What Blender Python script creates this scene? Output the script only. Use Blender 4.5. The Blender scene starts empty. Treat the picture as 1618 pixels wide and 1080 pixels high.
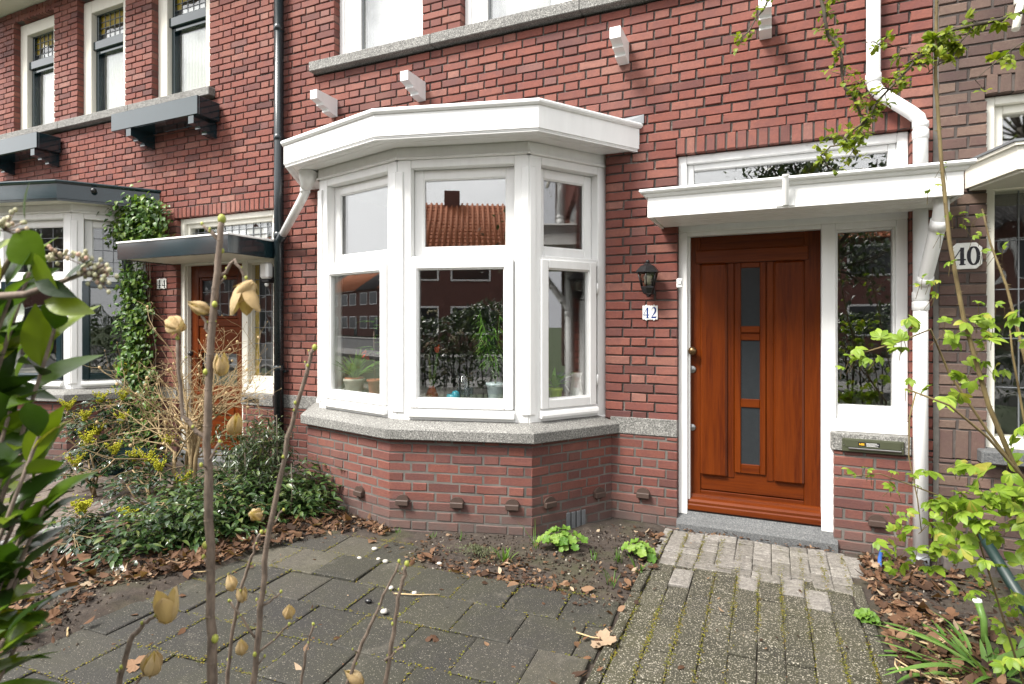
import bpy, math, random
from mathutils import Vector, Matrix
PI = math.pi
scene = bpy.context.scene
COL = scene.collection
V = Vector

# ------------------------------------------------------------------ mesh builder
class MB:
    def __init__(self):
        self.v = []; self.f = []; self.m = []; self.s = []
    def face(self, idx, mat=0, smooth=False):
        self.f.append(idx); self.m.append(mat); self.s.append(smooth)
    def quad(self, pts, mat=0, smooth=False):
        b = len(self.v); self.v.extend(tuple(p) for p in pts)
        self.face(tuple(range(b, b + len(pts))), mat, smooth)
    def hexa(self, p, mat=0):
        # p: 8 points, bottom ring 0-3, top ring 4-7
        b = len(self.v); self.v.extend(tuple(q) for q in p)
        for q in ((0,3,2,1),(4,5,6,7),(0,1,5,4),(1,2,6,5),(2,3,7,6),(3,0,4,7)):
            self.face(tuple(b + i for i in q), mat)
    def cbox(self, fn, a, b_, c=.003, mat=0):
        # chamfered box between corner a and b_ in the space of fn(x,y,z)
        lo = [min(a[i], b_[i]) for i in range(3)]; hi = [max(a[i], b_[i]) for i in range(3)]
        c = min(c, *[(hi[i]-lo[i])*.45 for i in range(3)])
        base = len(self.v); ids = {}
        for sx in (0,1):
            for sy in (0,1):
                for sz in (0,1):
                    s = (sx,sy,sz)
                    for ax in range(3):
                        p = [ (hi[i]-c if s[i] else lo[i]+c) for i in range(3)]
                        p[ax] = hi[ax] if s[ax] else lo[ax]
                        ids[(s,ax)] = len(self.v); self.v.append(tuple(fn(*p)))
        def corner(ax, sa, sb, sc):
            s = [0,0,0]; o = [i for i in range(3) if i != ax]
            s[ax] = sa; s[o[0]] = sb; s[o[1]] = sc
            return tuple(s)
        for ax in range(3):
            for sa in (0,1):
                ring = [corner(ax,sa,0,0), corner(ax,sa,1,0), corner(ax,sa,1,1), corner(ax,sa,0,1)]
                self.face(tuple(ids[(r,ax)] for r in ring), mat)
        for ax in range(3):          # edges along ax
            o = [i for i in range(3) if i != ax]
            for sb in (0,1):
                for sc in (0,1):
                    p = corner(ax,0,sb,sc); q = corner(ax,1,sb,sc)
                    self.face((ids[(p,o[0])], ids[(q,o[0])], ids[(q,o[1])], ids[(p,o[1])]), mat)
        for sx in (0,1):
            for sy in (0,1):
                for sz in (0,1):
                    s = (sx,sy,sz); self.face((ids[(s,0)], ids[(s,1)], ids[(s,2)]), mat)
    def tube(self, pts, r, n=8, mat=0, cap=True, smooth=True):
        pts = [V(p) for p in pts]
        if not hasattr(r, '__len__'): r = [r]*len(pts)
        rings = []; up = None
        for i, p in enumerate(pts):
            t = (pts[min(i+1,len(pts)-1)] - pts[max(i-1,0)])
            if t.length < 1e-9: t = V((0,0,1))
            t.normalize()
            if up is None:
                up = V((0,0,1)) if abs(t.z) < .9 else V((1,0,0))
            a = t.cross(up)
            if a.length < 1e-6: a = t.cross(V((0,1,0)))
            a.normalize(); up = a.cross(t); b2 = up
            base = len(self.v)
            for k in range(n):
                an = 2*PI*k/n
                self.v.append(tuple(p + a*(math.cos(an)*r[i]) + b2*(math.sin(an)*r[i])))
            rings.append(base)
        for i in range(len(rings)-1):
            for k in range(n):
                k2 = (k+1) % n
                self.face((rings[i]+k, rings[i+1]+k, rings[i+1]+k2, rings[i]+k2), mat, smooth)
        if cap:
            self.face(tuple(rings[0]+k for k in range(n)), mat)
            self.face(tuple(rings[-1]+k for k in range(n-1,-1,-1)), mat)
    def lathe(self, prof, c=(0,0,0), n=20, mat=0, smooth=True):
        rings = []
        for (r, z) in prof:
            base = len(self.v)
            for k in range(n):
                a = 2*PI*k/n
                self.v.append((c[0]+r*math.cos(a), c[1]+r*math.sin(a), c[2]+z))
            rings.append(base)
        for i in range(len(rings)-1):
            for k in range(n):
                k2 = (k+1) % n
                self.face((rings[i]+k, rings[i]+k2, rings[i+1]+k2, rings[i+1]+k), mat, smooth)
    def blob(self, c, rx, ry, rz, n=8, m=5, mat=0, rnd=None, amp=0):
        b = len(self.v); rows = []
        for j in range(m+1):
            th = PI*j/m
            row = []
            for k in range(n):
                a = 2*PI*k/n
                q = 1 + (rnd.uniform(-amp, amp) if rnd else 0)
                row.append(len(self.v))
                self.v.append((c[0]+rx*q*math.sin(th)*math.cos(a), c[1]+ry*q*math.sin(th)*math.sin(a), c[2]+rz*q*math.cos(th)))
            rows.append(row)
        for j in range(m):
            for k in range(n):
                k2 = (k+1) % n
                self.face((rows[j][k], rows[j+1][k], rows[j+1][k2], rows[j][k2]), mat, True)
    def octa(self, c, r, mat=0):
        b = len(self.v)
        for d in ((r,0,0),(-r,0,0),(0,r,0),(0,-r,0),(0,0,r),(0,0,-r)):
            self.v.append((c[0]+d[0], c[1]+d[1], c[2]+d[2]))
        for q in ((0,2,4),(2,1,4),(1,3,4),(3,0,4),(2,0,5),(1,2,5),(3,1,5),(0,3,5)):
            self.face(tuple(b+i for i in q), mat, True)
    def leaf(self, p, d, n, L, W, mat=0, segs=4, fold=.25, droop=.2, shape=0, curl=0):
        p = V(p); d = V(d).normalized(); n = V(n)
        b = d.cross(n)
        if b.length < 1e-5: b = d.cross(V((.3,.5,.8)))
        b.normalize(); n = b.cross(d)
        base = len(self.v)
        for i in range(segs+1):
            t = i/segs
            if shape == 0: hw = math.sin(PI*min(1,t**.85))*1.0
            elif shape == 1: hw = math.sin(PI*t**.6)            # wide near base
            elif shape == 2: hw = min(1, t*6)*(1-t**3)*.9+.02      # strap
            else: hw = math.sin(PI*t**1.35)                      # wide near tip
            hw = max(.03, hw)*W*.5
            c = p + d*(L*t) - n*(droop*L*t*t) + b*(curl*L*t*t)
            for s in (-1,0,1):
                self.v.append(tuple(c + b*(s*hw) + (n*(fold*hw) if s else V((0,0,0)))))
        for i in range(segs):
            o = base + 3*i
            self.face((o, o+1, o+4, o+3), mat, True)
            self.face((o+1, o+2, o+5, o+4), mat, True)
    def build(self, name, mats, parent=None, loc=None):
        me = bpy.data.meshes.new(name)
        me.from_pydata(self.v, [], self.f)
        if not isinstance(mats, (list, tuple)): mats = [mats]
        for m in mats: me.materials.append(m)
        me.polygons.foreach_set('material_index', self.m)
        me.polygons.foreach_set('use_smooth', self.s)
        me.update()
        o = bpy.data.objects.new(name, me); COL.objects.link(o)
        if parent: o.parent = parent
        if loc: o.location = loc
        return o

def fix_normals(o):
    import bmesh
    bm = bmesh.new(); bm.from_mesh(o.data)
    bmesh.ops.recalc_face_normals(bm, faces=bm.faces)
    bm.to_mesh(o.data); bm.free()
    return o

def tag(o, label, cat, group=None, kind=None):
    if label: o['label'] = label
    if cat: o['category'] = cat
    if group: o['group'] = group
    if kind: o['kind'] = kind
    return o
def thing(name, loc, label, cat, group=None):
    o = bpy.data.objects.new(name, None); COL.objects.link(o)
    o.location = loc; o.empty_display_size = .1
    return tag(o, label, cat, group)
def struct(mb, name, mats):
    o = mb.build(name, mats); o['kind'] = 'structure'; return o
def W3(x, y, z): return (x, y, z)

class Fr:
    """vertical plane frame: u along, w outward, z up"""
    def __init__(self, p0, p1):
        self.o = p0; L = math.hypot(p1[0]-p0[0], p1[1]-p0[1]); self.L = L
        self.e = ((p1[0]-p0[0])/L, (p1[1]-p0[1])/L); self.n = (self.e[1], -self.e[0])
    def __call__(self, u, w, z):
        return (self.o[0]+self.e[0]*u+self.n[0]*w, self.o[1]+self.e[1]*u+self.n[1]*w, z)
WALL = Fr((0,0),(1,0))

def offset(poly, d):
    out = []; n = len(poly)
    for i in range(n):
        ns = []
        for a, b in ((i-1,i),(i,i+1)):
            if a >= 0 and b < n:
                e = (poly[b][0]-poly[a][0], poly[b][1]-poly[a][1]); L = math.hypot(*e); ns.append((e[1]/L,-e[0]/L))
        if len(ns) == 2:
            m = (ns[0][0]+ns[1][0], ns[0][1]+ns[1][1]); L = math.hypot(*m); m = (m[0]/L, m[1]/L)
            k = d/(m[0]*ns[0][0]+m[1]*ns[0][1]); out.append((poly[i][0]+m[0]*k, poly[i][1]+m[1]*k))
        else:
            j = 1 if i == 0 else i-1
            e = (poly[j][0]-poly[i][0], poly[j][1]-poly[i][1])
            x = poly[i][0]+ns[0][0]*d; y = poly[i][1]+ns[0][1]*d
            t = (poly[i][1]-y)/e[1]; out.append((x+e[0]*t, poly[i][1]))
    return out
def sweep(mb, poly, prof, mat=0, cap=True):
    rings = []
    for (d, z) in prof:
        q = offset(poly, d); b = len(mb.v)
        mb.v.extend((x, y, z) for x, y in q); rings.append(b)
    n = len(poly)
    for i in range(len(rings)-1):
        for k in range(n-1):
            mb.face((rings[i]+k, rings[i]+k+1, rings[i+1]+k+1, rings[i+1]+k), mat)
    if cap:
        mb.face(tuple(rings[i] for i in range(len(rings))), mat)
        mb.face(tuple(rings[i]+n-1 for i in range(len(rings)-1,-1,-1)), mat)

# ------------------------------------------------------------------ materials
def nt(name):
    m = bpy.data.materials.new(name); m.use_nodes = True
    t = m.node_tree; b = t.nodes['Principled BSDF']
    return m, t, b
def N(t, kind, **kw):
    n = t.nodes.new(kind)
    for k, v in kw.items():
        if k in n.inputs.keys() if isinstance(k, str) else False: n.inputs[k].default_value = v
        else: setattr(n, k, v)
    return n
def coord(t, scale=(1,1,1), kind='Object'):
    c = t.nodes.new('ShaderNodeTexCoord'); mp = t.nodes.new('ShaderNodeMapping')
    mp.inputs['Scale'].default_value = scale
    t.links.new(c.outputs[kind], mp.inputs['Vector'])
    return mp.outputs['Vector']
def noise(t, vec, scale, detail=4, rough=.55, dist=0):
    n = t.nodes.new('ShaderNodeTexNoise'); n.inputs['Scale'].default_value = scale
    n.inputs['Detail'].default_value = detail; n.inputs['Roughness'].default_value = rough
    n.inputs['Distortion'].default_value = dist
    t.links.new(vec, n.inputs['Vector']); return n.outputs['Fac']
def ramp(t, fac, stops, interp='LINEAR'):
    r = t.nodes.new('ShaderNodeValToRGB'); r.color_ramp.interpolation = interp
    el = r.color_ramp.elements
    while len(el) < len(stops): el.new(.5)
    for e, (p, c) in zip(el, stops):
        e.position = p; e.color = (*c, 1) if len(c) == 3 else c
    t.links.new(fac, r.inputs['Fac']); return r.outputs['Color']
def mix(t, fac, a, b, mode='MIX'):
    n = t.nodes.new('ShaderNodeMix'); n.data_type = 'RGBA'; n.blend_type = mode
    def put(sock, v):
        if isinstance(v, (tuple, list)): sock.default_value = (*v, 1) if len(v) == 3 else v
        elif isinstance(v, (int, float)): sock.default_value = v
        else: t.links.new(v, sock)
    put(n.inputs[0], fac); put(n.inputs[6], a); put(n.inputs[7], b)
    return n.outputs[2]
def bump(t, b, h, strength=.3, dist=.002):
    n = t.nodes.new('ShaderNodeBump'); n.inputs['Strength'].default_value = strength
    n.inputs['Distance'].default_value = dist
    t.links.new(h, n.inputs['Height']); t.links.new(n.outputs['Normal'], b.inputs['Normal'])
def island(t):
    return t.nodes.new('ShaderNodeNewGeometry').outputs['Random Per Island']

def mat_paint(name, col, rough=.35, dirt=.06, bumps=.12):
    m, t, b = nt(name); v = coord(t)
    f = noise(t, coord(t,(5,5,.7)), 2.4, 6, .7); f2 = noise(t, v, 60, 2)
    c = mix(t, ramp(t, f, [(.35,(0,0,0)),(.75,(1,1,1))]), tuple(x*(1-dirt) for x in col), col)
    t.links.new(c, b.inputs['Base Color']); b.inputs['Roughness'].default_value = rough
    bump(t, b, f2, bumps, .0008); return m
def mat_flat(name, col, rough=.5, metal=0, coat=0):
    m, t, b = nt(name); v = coord(t); f = noise(t, v, 25, 4)
    c = mix(t, f, tuple(x*.8 for x in col), tuple(min(1,x*1.15) for x in col))
    t.links.new(c, b.inputs['Base Color']); b.inputs['Roughness'].default_value = rough
    b.inputs['Metallic'].default_value = metal
    if coat: b.inputs['Coat Weight'].default_value = coat; b.inputs['Coat Roughness'].default_value = .08
    return m
def mat_brick(name, stops, spots=.25, grime=False):
    m, t, b = nt(name); v = coord(t)
    c = ramp(t, island(t), stops)
    f = noise(t, v, 55, 5, .7); c = mix(t, ramp(t, f, [(.3,(.0,.0,.0)),(.8,(1,1,1))]), mix(t, .35, c, (.03,.012,.012)), c)
    big = noise(t, v, 1.3, 3); c = mix(t, ramp(t, big, [(.45,(0,0,0)),(.75,(.36,.36,.36))]), c, (.24,.125,.10))
    pt = noise(t, v, 11, 4, .6, .6); c = mix(t, ramp(t, pt, [(.45,(0,0,0)),(.68,(.55,.55,.55))]), c, mix(t, .55, c, (.075,.035,.04)))
    if grime:
        sp = t.nodes.new('ShaderNodeSeparateXYZ'); t.links.new(v, sp.inputs[0])
        ad = t.nodes.new('ShaderNodeMath'); ad.operation = 'MULTIPLY_ADD'; ad.inputs[1].default_value = .35; t.links.new(noise(t, v, 4, 5, .7), ad.inputs[0]); t.links.new(sp.outputs['Z'], ad.inputs[2])
        c = mix(t, ramp(t, ad.outputs[0], [(.16,(.85,.85,.85)),(.46,(0,0,0))]), c, (.085,.070,.063))
    w = noise(t, v, 26, 6, .75); c = mix(t, ramp(t, w, [(.69,(0,0,0)),(.80,(spots,)*3)]), c, (.5,.46,.42))
    t.links.new(c, b.inputs['Base Color']); b.inputs['Roughness'].default_value = .74
    b.inputs['Specular IOR Level'].default_value = .3
    bump(t, b, noise(t, v, 105, 6, .75), .8, .004); return m
def mat_mortar(name, c1, c2, salt=None):
    m, t, b = nt(name); v = coord(t)
    f = noise(t, v, 2.2, 5, .7)
    c = mix(t, ramp(t, f, [(.35,(0,0,0)),(.7,(1,1,1))]), c1, c2)
    if salt: c = mix(t, ramp(t, noise(t, v, 1.6, 7, .75, .5), [(.58,(0,0,0)),(.68,(.8,.8,.8))]), c, salt)
    t.links.new(c, b.inputs['Base Color']); b.inputs['Roughness'].default_value = .95
    bump(t, b, noise(t, v, 150, 4, .7), .6, .003); return m
def mat_granite(name, base, dark, light):
    m, t, b = nt(name); v = coord(t)
    f = noise(t, v, 115, 3, .8); c = ramp(t, f, [(.38,dark),(.46,base),(.55,base),(.63,light)])
    st = noise(t, v, 3, 5, .7); c = mix(t, ramp(t, st, [(.45,(0,0,0)),(.75,(.5,.5,.5))]), c, tuple(x*.45 for x in base))
    t.links.new(c, b.inputs['Base Color']); b.inputs['Roughness'].default_value = .8
    bump(t, b, f, .3, .002); return m
def mat_wood(name, sc):
    m, t, b = nt(name); v = coord(t, sc)
    f = noise(t, v, 6, 8, .65, .6); f2 = noise(t, v, 1.1, 3, .5, .3)
    g = noise(t, v, 24, 4, .7)
    c = ramp(t, f, [(.25,(.040,.0058,.0009)),(.5,(.072,.0122,.0013)),(.75,(.112,.0225,.0021))])
    c = mix(t, ramp(t, f2, [(.35,(0,0,0)),(.65,(.75,.75,.75))]), c, (.125,.024,.0017))
    c = mix(t, ramp(t, g, [(.25,(.6,.6,.6)),(.42,(0,0,0))]), c, (.04,.007,.0015))
    t.links.new(c, b.inputs['Base Color']); b.inputs['Roughness'].default_value = .36
    b.inputs['Coat Weight'].default_value = .22; b.inputs['Coat Roughness'].default_value = .12; b.inputs['Specular IOR Level'].default_value = .15
    bump(t, b, f, .06, .001); return m
def mat_glass(name, f0=.17, tint=(.975,.985,.98), wob=0.0, wscale=2.5):
    m = bpy.data.materials.new(name); m.use_nodes = True; t = m.node_tree
    for n in list(t.nodes): t.nodes.remove(n)
    out = t.nodes.new('ShaderNodeOutputMaterial'); mx = t.nodes.new('ShaderNodeMixShader')
    tr = t.nodes.new('ShaderNodeBsdfTransparent'); tr.inputs['Color'].default_value = (*tint, 1)
    gl = t.nodes.new('ShaderNodeBsdfGlossy'); gl.inputs['Roughness'].default_value = 0.0
    lw = t.nodes.new('ShaderNodeLayerWeight'); lw.inputs['Blend'].default_value = .5
    p = t.nodes.new('ShaderNodeMath'); p.operation = 'POWER'; p.inputs[1].default_value = 4.0
    t.links.new(lw.outputs['Facing'], p.inputs[0])
    ma = t.nodes.new('ShaderNodeMath'); ma.operation = 'MULTIPLY_ADD'
    ma.inputs[1].default_value = 1-f0; ma.inputs[2].default_value = f0
    t.links.new(p.outputs[0], ma.inputs[0]); t.links.new(ma.outputs[0], mx.inputs[0])
    if wob:
        v = coord(t); f = noise(t, v, wscale, 1)
        bn = t.nodes.new('ShaderNodeBump'); bn.inputs['Strength'].default_value = wob; bn.inputs['Distance'].default_value = .01
        t.links.new(f, bn.inputs['Height']); t.links.new(bn.outputs['Normal'], gl.inputs['Normal'])
    t.links.new(tr.outputs[0], mx.inputs[1]); t.links.new(gl.outputs[0], mx.inputs[2])
    t.links.new(mx.outputs[0], out.inputs[0]); return m
def mat_leaf(name, stops, rough=.45, trans=.3, spec=.5, vein=True):
    m, t, b = nt(name); v = coord(t)
    c = ramp(t, island(t), stops)
    f = noise(t, v, 40, 3); c = mix(t, f, mix(t, .75, (0,0,0), c), c)
    t.links.new(c, b.inputs['Base Color']); b.inputs['Roughness'].default_value = rough
    b.inputs['Specular IOR Level'].default_value = spec
    bump(t, b, noise(t, v, 90, 2), .25, .002)
    if trans:
        tl = t.nodes.new('ShaderNodeBsdfTranslucent'); mx = t.nodes.new('ShaderNodeMixShader')
        mx.inputs[0].default_value = trans
        c2 = mix(t, 1.0, c, (1.25,1.3,.55), 'MULTIPLY'); t.links.new(c2, tl.inputs['Color'])
        t.links.new(b.outputs[0], mx.inputs[1]); t.links.new(tl.outputs[0], mx.inputs[2])
        t.links.new(mx.outputs[0], t.nodes['Material Output'].inputs[0])
    return m
def mat_bark(name, c1, c2, sc=40, rough=.8):
    m, t, b = nt(name); v = coord(t, (1,1,.35)); f = noise(t, v, sc, 5, .7)
    t.links.new(ramp(t, f, [(.3,c1),(.7,c2)]), b.inputs['Base Color']); b.inputs['Roughness'].default_value = rough
    bump(t, b, f, .5, .002); return m
def mat_paver(name, stops, speck, moss, mosscol=(.055,.065,.018), mscale=2.2, specksc=130, speckth=.66):
    m, t, b = nt(name); v = coord(t)
    c = ramp(t, island(t), stops)
    f = noise(t, v, 38, 8, .85); c = mix(t, ramp(t, f, [(.34,(.85,.85,.85)),(.6,(0,0,0))]), c, (.016,.015,.014))
    big = noise(t, v, 1.7, 6, .7, .4); c = mix(t, ramp(t, big, [(.5-moss*.3,(0,0,0)),(.78,(moss,)*3)]), c, mosscol)
    st = noise(t, v, 4.1, 6, .7, .5); c = mix(t, ramp(t, st, [(.57,(0,0,0)),(.74,(.55,.55,.55))]), c, (.095,.086,.068))
    s = noise(t, v, specksc, 2, .5); c = mix(t, ramp(t, s, [(speckth,(0,0,0)),(speckth+.05,(.85,.85,.85))]), c, speck)
    t.links.new(c, b.inputs['Base Color'])
    b.inputs['Roughness'].default_value = .8
    bump(t, b, noise(t, v, 95, 5, .8), .8, .004); return m

M = {}
M['white'] = mat_paint('white_paint', (.81,.81,.80), .34, .08)
M['cream'] = mat_paint('cream_paint', (.70,.68,.60), .4, .08)
M['pvc'] = mat_paint('white_plastic', (.78,.78,.77), .3, .06)
M['green'] = mat_paint('dark_green_gloss', (.010,.025,.031), .10, .2, .03); M['green'].node_tree.nodes['Principled BSDF'].inputs['Specular IOR Level'].default_value = .6; _b = M['green'].node_tree.nodes['Principled BSDF']; _b.inputs['Coat Weight'].default_value = .3; _b.inputs['Coat IOR'].default_value = 1.5; _b.inputs['Coat Roughness'].default_value = .06
M['brick'] = mat_brick('red_brick', [(0,(.100,.038,.032)),(.12,(.158,.052,.041)),(.40,(.198,.060,.043)),(.70,(.226,.072,.050)),(.90,(.245,.090,.065)),(.97,(.285,.13,.098)),(1,(.165,.072,.063))])
M['brickp'] = mat_brick('plinth_brick', [(0,(.12,.050,.041)),(.3,(.165,.060,.046)),(.7,(.20,.070,.050)),(1,(.145,.062,.053))], .4, True)
M['brickb'] = mat_brick('brown_brick', [(0,(.065,.044,.037)),(.4,(.118,.083,.066)),(.75,(.165,.118,.088)),(1,(.095,.064,.054))], .3)
M['mort'] = mat_mortar('dark_mortar', (.045,.037,.034), (.105,.09,.08), (.30,.275,.245))
M['mortl'] = mat_mortar('pale_mortar', (.065,.059,.053), (.155,.143,.128))
M['granite'] = mat_granite('grey_granite', (.165,.162,.15), (.03,.03,.03), (.42,.41,.39))
M['blue'] = mat_granite('bluestone', (.095,.098,.10), (.045,.047,.052), (.18,.18,.175))
M['woodv'] = mat_wood('varnished_wood_upright', (16,16,.8))
M['woodh'] = mat_wood('varnished_wood_level', (.8,16,16))
M['glass'] = mat_glass('window_glass')
M['glassold'] = mat_glass('old_window_glass', .14, (.95,.97,.95), .22, 5)
M['frost'] = mat_flat('frosted_dark_glass', (.020,.023,.026), .14)
_t = M['frost'].node_tree; bump(_t, _t.nodes['Principled BSDF'], noise(_t, coord(_t), 70, 3, .6, .8), .22, .004)
M['lead'] = mat_flat('lead_grey', (.16,.17,.18), .55, .3)
M['black'] = mat_flat('black_iron', (.012,.012,.013), .35)
M['pipeblk'] = mat_flat('dark_pipe_paint', (.010,.016,.019), .25)
M['vent'] = mat_flat('brown_cast_vent', (.055,.034,.026), .6)
M['brass'] = mat_flat('aged_brass', (.16,.10,.05), .3, .9)
M['steel'] = mat_flat('dull_steel', (.3,.3,.3), .35, .9)
M['dark'] = mat_flat('dark_room', (.055,.05,.047), .9)
M['room'] = mat_flat('room_wall', (.16,.15,.14), .9)
M['net'] = mat_leaf('net_fabric', [(0,(.72,.72,.72)),(1,(.75,.75,.75))], .8, .45, .1)
M['yglass'] = mat_flat('amber_glass', (.36,.25,.02), .15)
M['wglass'] = mat_flat('frosty_white_glass', (.55,.55,.55), .12)
M['olive'] = mat_flat('olive_enamel', (.055,.06,.036), .35)
M['enamel'] = mat_flat('white_enamel', (.78,.78,.75), .2)
M['numblue'] = mat_flat('blue_enamel', (.02,.045,.18), .25)
M['numblack'] = mat_flat('black_enamel', (.012,.013,.018), .25)
M['poleg'] = mat_paint('matt_green_steel', (.008,.026,.022), .45, .2)
M['soil'] = None
def mat_soil():
    m, t, b = nt('dark_soil'); v = coord(t)
    f = noise(t, v, 14, 8, .75); c = ramp(t, f, [(.3,(.018,.013,.010)),(.55,(.05,.037,.028)),(.8,(.095,.075,.058))])
    s = noise(t, v, 95, 2); c = mix(t, ramp(t, s, [(.69,(0,0,0)),(.74,(.8,.8,.8))]), c, (.3,.27,.22))
    big = noise(t, v, 2.5, 5); c = mix(t, ramp(t, big, [(.5,(0,0,0)),(.7,(.6,.6,.6))]), c, (.05,.055,.018))
    t.links.new(c, b.inputs['Base Color']); b.inputs['Roughness'].default_value = .95
    bump(t, b, noise(t, v, 60, 8, .8), 1.0, .012); return m
M['soil'] = mat_soil()
M['tile'] = mat_paver('dark_slab', [(0,(.0155,.014,.0125)),(.55,(.0235,.0215,.0185)),(.85,(.036,.032,.026)),(1,(.10,.088,.066))], (.26,.235,.19), .5, (.038,.038,.013), 2.2, 170, .645)
M['pavl'] = mat_paver('dry_pale_paver', [(0,(.17,.155,.135)),(.5,(.225,.207,.185)),(1,(.285,.265,.24))], (.46,.44,.41), .18, (.12,.12,.05), 3)
M['pavd'] = mat_paver('mossy_speckled_paver', [(0,(.020,.018,.012)),(.6,(.032,.029,.018)),(1,(.055,.05,.033))], (.34,.31,.25), .6, (.042,.040,.011), 3.6, 140, .585)
M['pavb'] = mat_paver('brown_path_brick', [(0,(.12,.085,.072)),(1,(.19,.14,.12))], (.3,.26,.22), .3)
M['moss'] = mat_leaf('joint_moss', [(0,(.10,.11,.012)),(.6,(.17,.16,.025)),(1,(.20,.13,.03))], .9, .1, .1)
M['litter'] = mat_leaf('dry_brown_leaf', [(0,(.035,.020,.013)),(.35,(.085,.044,.025)),(.65,(.155,.080,.043)),(.9,(.25,.15,.088)),(1,(.42,.33,.23))], .75, .2, .25)
M['laurel'] = mat_leaf('laurel_leaf', [(0,(.015,.035,.008)),(.4,(.035,.08,.008)),(.75,(.095,.17,.010)),(.93,(.20,.26,.02)),(1,(.33,.31,.025))], .3, .34, .4)
M['lime'] = mat_leaf('fresh_lime_leaf', [(0,(.12,.21,.018)),(.5,(.21,.32,.03)),(.9,(.30,.40,.055)),(1,(.38,.34,.06))], .45, .4, .3)
M['haw'] = mat_leaf('young_hawthorn_leaf', [(0,(.11,.17,.012)),(.6,(.20,.26,.02)),(1,(.30,.33,.035))], .45, .4, .3)
M['mahonia'] = mat_leaf('dark_glossy_leaf', [(0,(.010,.022,.010)),(.6,(.018,.042,.014)),(.9,(.035,.06,.018)),(1,(.09,.03,.02))], .18, .05, .7)
M['cover'] = mat_leaf('ground_cover_leaf', [(0,(.014,.035,.010)),(.5,(.035,.075,.018)),(.85,(.075,.12,.03)),(1,(.14,.17,.05))], .3, .15, .5)
M['ivy'] = mat_leaf('climber_leaf', [(0,(.035,.085,.018)),(.5,(.075,.16,.025)),(1,(.17,.25,.035))], .4, .3, .4)
M['pieris'] = mat_leaf('narrow_leaf', [(0,(.02,.035,.012)),(.6,(.045,.075,.025)),(1,(.12,.14,.06))], .3, .2, .5)
M['yellow'] = mat_leaf('yellow_bloom', [(0,(.34,.36,.02)),(1,(.50,.46,.03))], .6, .2, .2)
M['heuch'] = mat_leaf('scalloped_leaf', [(0,(.07,.16,.02)),(.6,(.14,.25,.035)),(1,(.22,.32,.06))], .5, .3, .3)
M['blade'] = mat_leaf('grass_blade', [(0,(.05,.12,.015)),(.7,(.10,.20,.03)),(1,(.22,.25,.08))], .4, .3, .3)
M['strap'] = mat_leaf('strap_leaf', [(0,(.08,.19,.03)),(1,(.20,.33,.08))], .35, .35, .4)
M['bamboo'] = mat_leaf('indoor_leaf', [(0,(.06,.16,.015)),(1,(.18,.38,.05))], .35, .3, .4)
M['thyme'] = mat_leaf('grey_green_mat', [(0,(.07,.085,.04)),(1,(.13,.14,.075))], .7, .1, .2)
M['redfl'] = mat_leaf('red_bloom', [(0,(.45,.05,.015)),(1,(.6,.10,.03))], .5, .3, .3)
M['bloom'] = mat_leaf('white_bloom', [(0,(.46,.46,.28)),(.7,(.62,.58,.42)),(1,(.58,.36,.28))], .6, .2, .2)
M['pod'] = mat_leaf('dry_seed_pod', [(0,(.52,.37,.19)),(1,(.68,.53,.32))], .8, .25, .15)
_t = M['pod'].node_tree; bump(_t, _t.nodes['Principled BSDF'], noise(_t, coord(_t,(1,1,.4)), 320, 5, .7), .9, .003)
M['crumb'] = mat_leaf('soil_crumb', [(0,(.015,.011,.009)),(.6,(.05,.036,.027)),(.88,(.10,.08,.06)),(1,(.36,.33,.28))], .9, 0, .2)
M['stem'] = mat_bark('grey_brown_stem', (.075,.055,.042), (.22,.165,.125), 110)
M['stemy'] = mat_bark('tan_stem', (.20,.135,.065), (.36,.27,.14))
M['stemd'] = mat_bark('dark_twig', (.035,.028,.02), (.085,.065,.04))
M['stemr'] = mat_bark('rose_stem', (.09,.06,.025), (.17,.13,.05))
M['bud'] = mat_flat('green_bud', (.30,.32,.05), .6)
M['terra'] = mat_flat('terracotta', (.36,.11,.05), .8)
M['potcream'] = mat_flat('cream_glaze', (.50,.47,.40), .35)
M['potwhite'] = mat_flat('pale_blue_glaze', (.55,.66,.68), .3)
M['potlime'] = mat_flat('lime_glaze', (.38,.5,.02), .3)
M['teal'] = mat_flat('teal_glaze', (.012,.05,.06), .25)
M['aqua'] = mat_flat('aqua_glass', (.05,.35,.45), .2)
M['bluep'] = mat_flat('blue_plastic', (.03,.10,.33), .4)
M['pebble'] = mat_flat('pale_pebble', (.40,.38,.34), .8)
M['cushion'] = mat_flat('yellow_fabric', (.48,.42,.03), .9)
M['orange'] = mat_flat('orange_glaze', (.5,.15,.015), .4)
M['greengl'] = mat_flat('green_glass', (.08,.32,.02), .15)
M['rooft'] = None
def mat_roof():
    m, t, b = nt('orange_roof_tiles'); v = coord(t)
    w = t.nodes.new('ShaderNodeTexBrick'); w.inputs['Scale'].default_value = 1
    c = mix(t, noise(t, v, 9, 4), (.33,.10,.04), (.46,.17,.075))
    t.links.new(c, b.inputs['Base Color']); b.inputs['Roughness'].default_value = .85; t.nodes.remove(w); return m
M['rooft'] = mat_roof()
M['asphalt'] = mat_mortar('road_asphalt', (.04,.04,.042), (.06,.06,.06))
M['pavegrey'] = mat_mortar('grey_pavement', (.16,.155,.15), (.22,.215,.21))
M['grassy'] = mat_mortar('far_ground', (.05,.07,.03), (.08,.10,.05))
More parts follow.
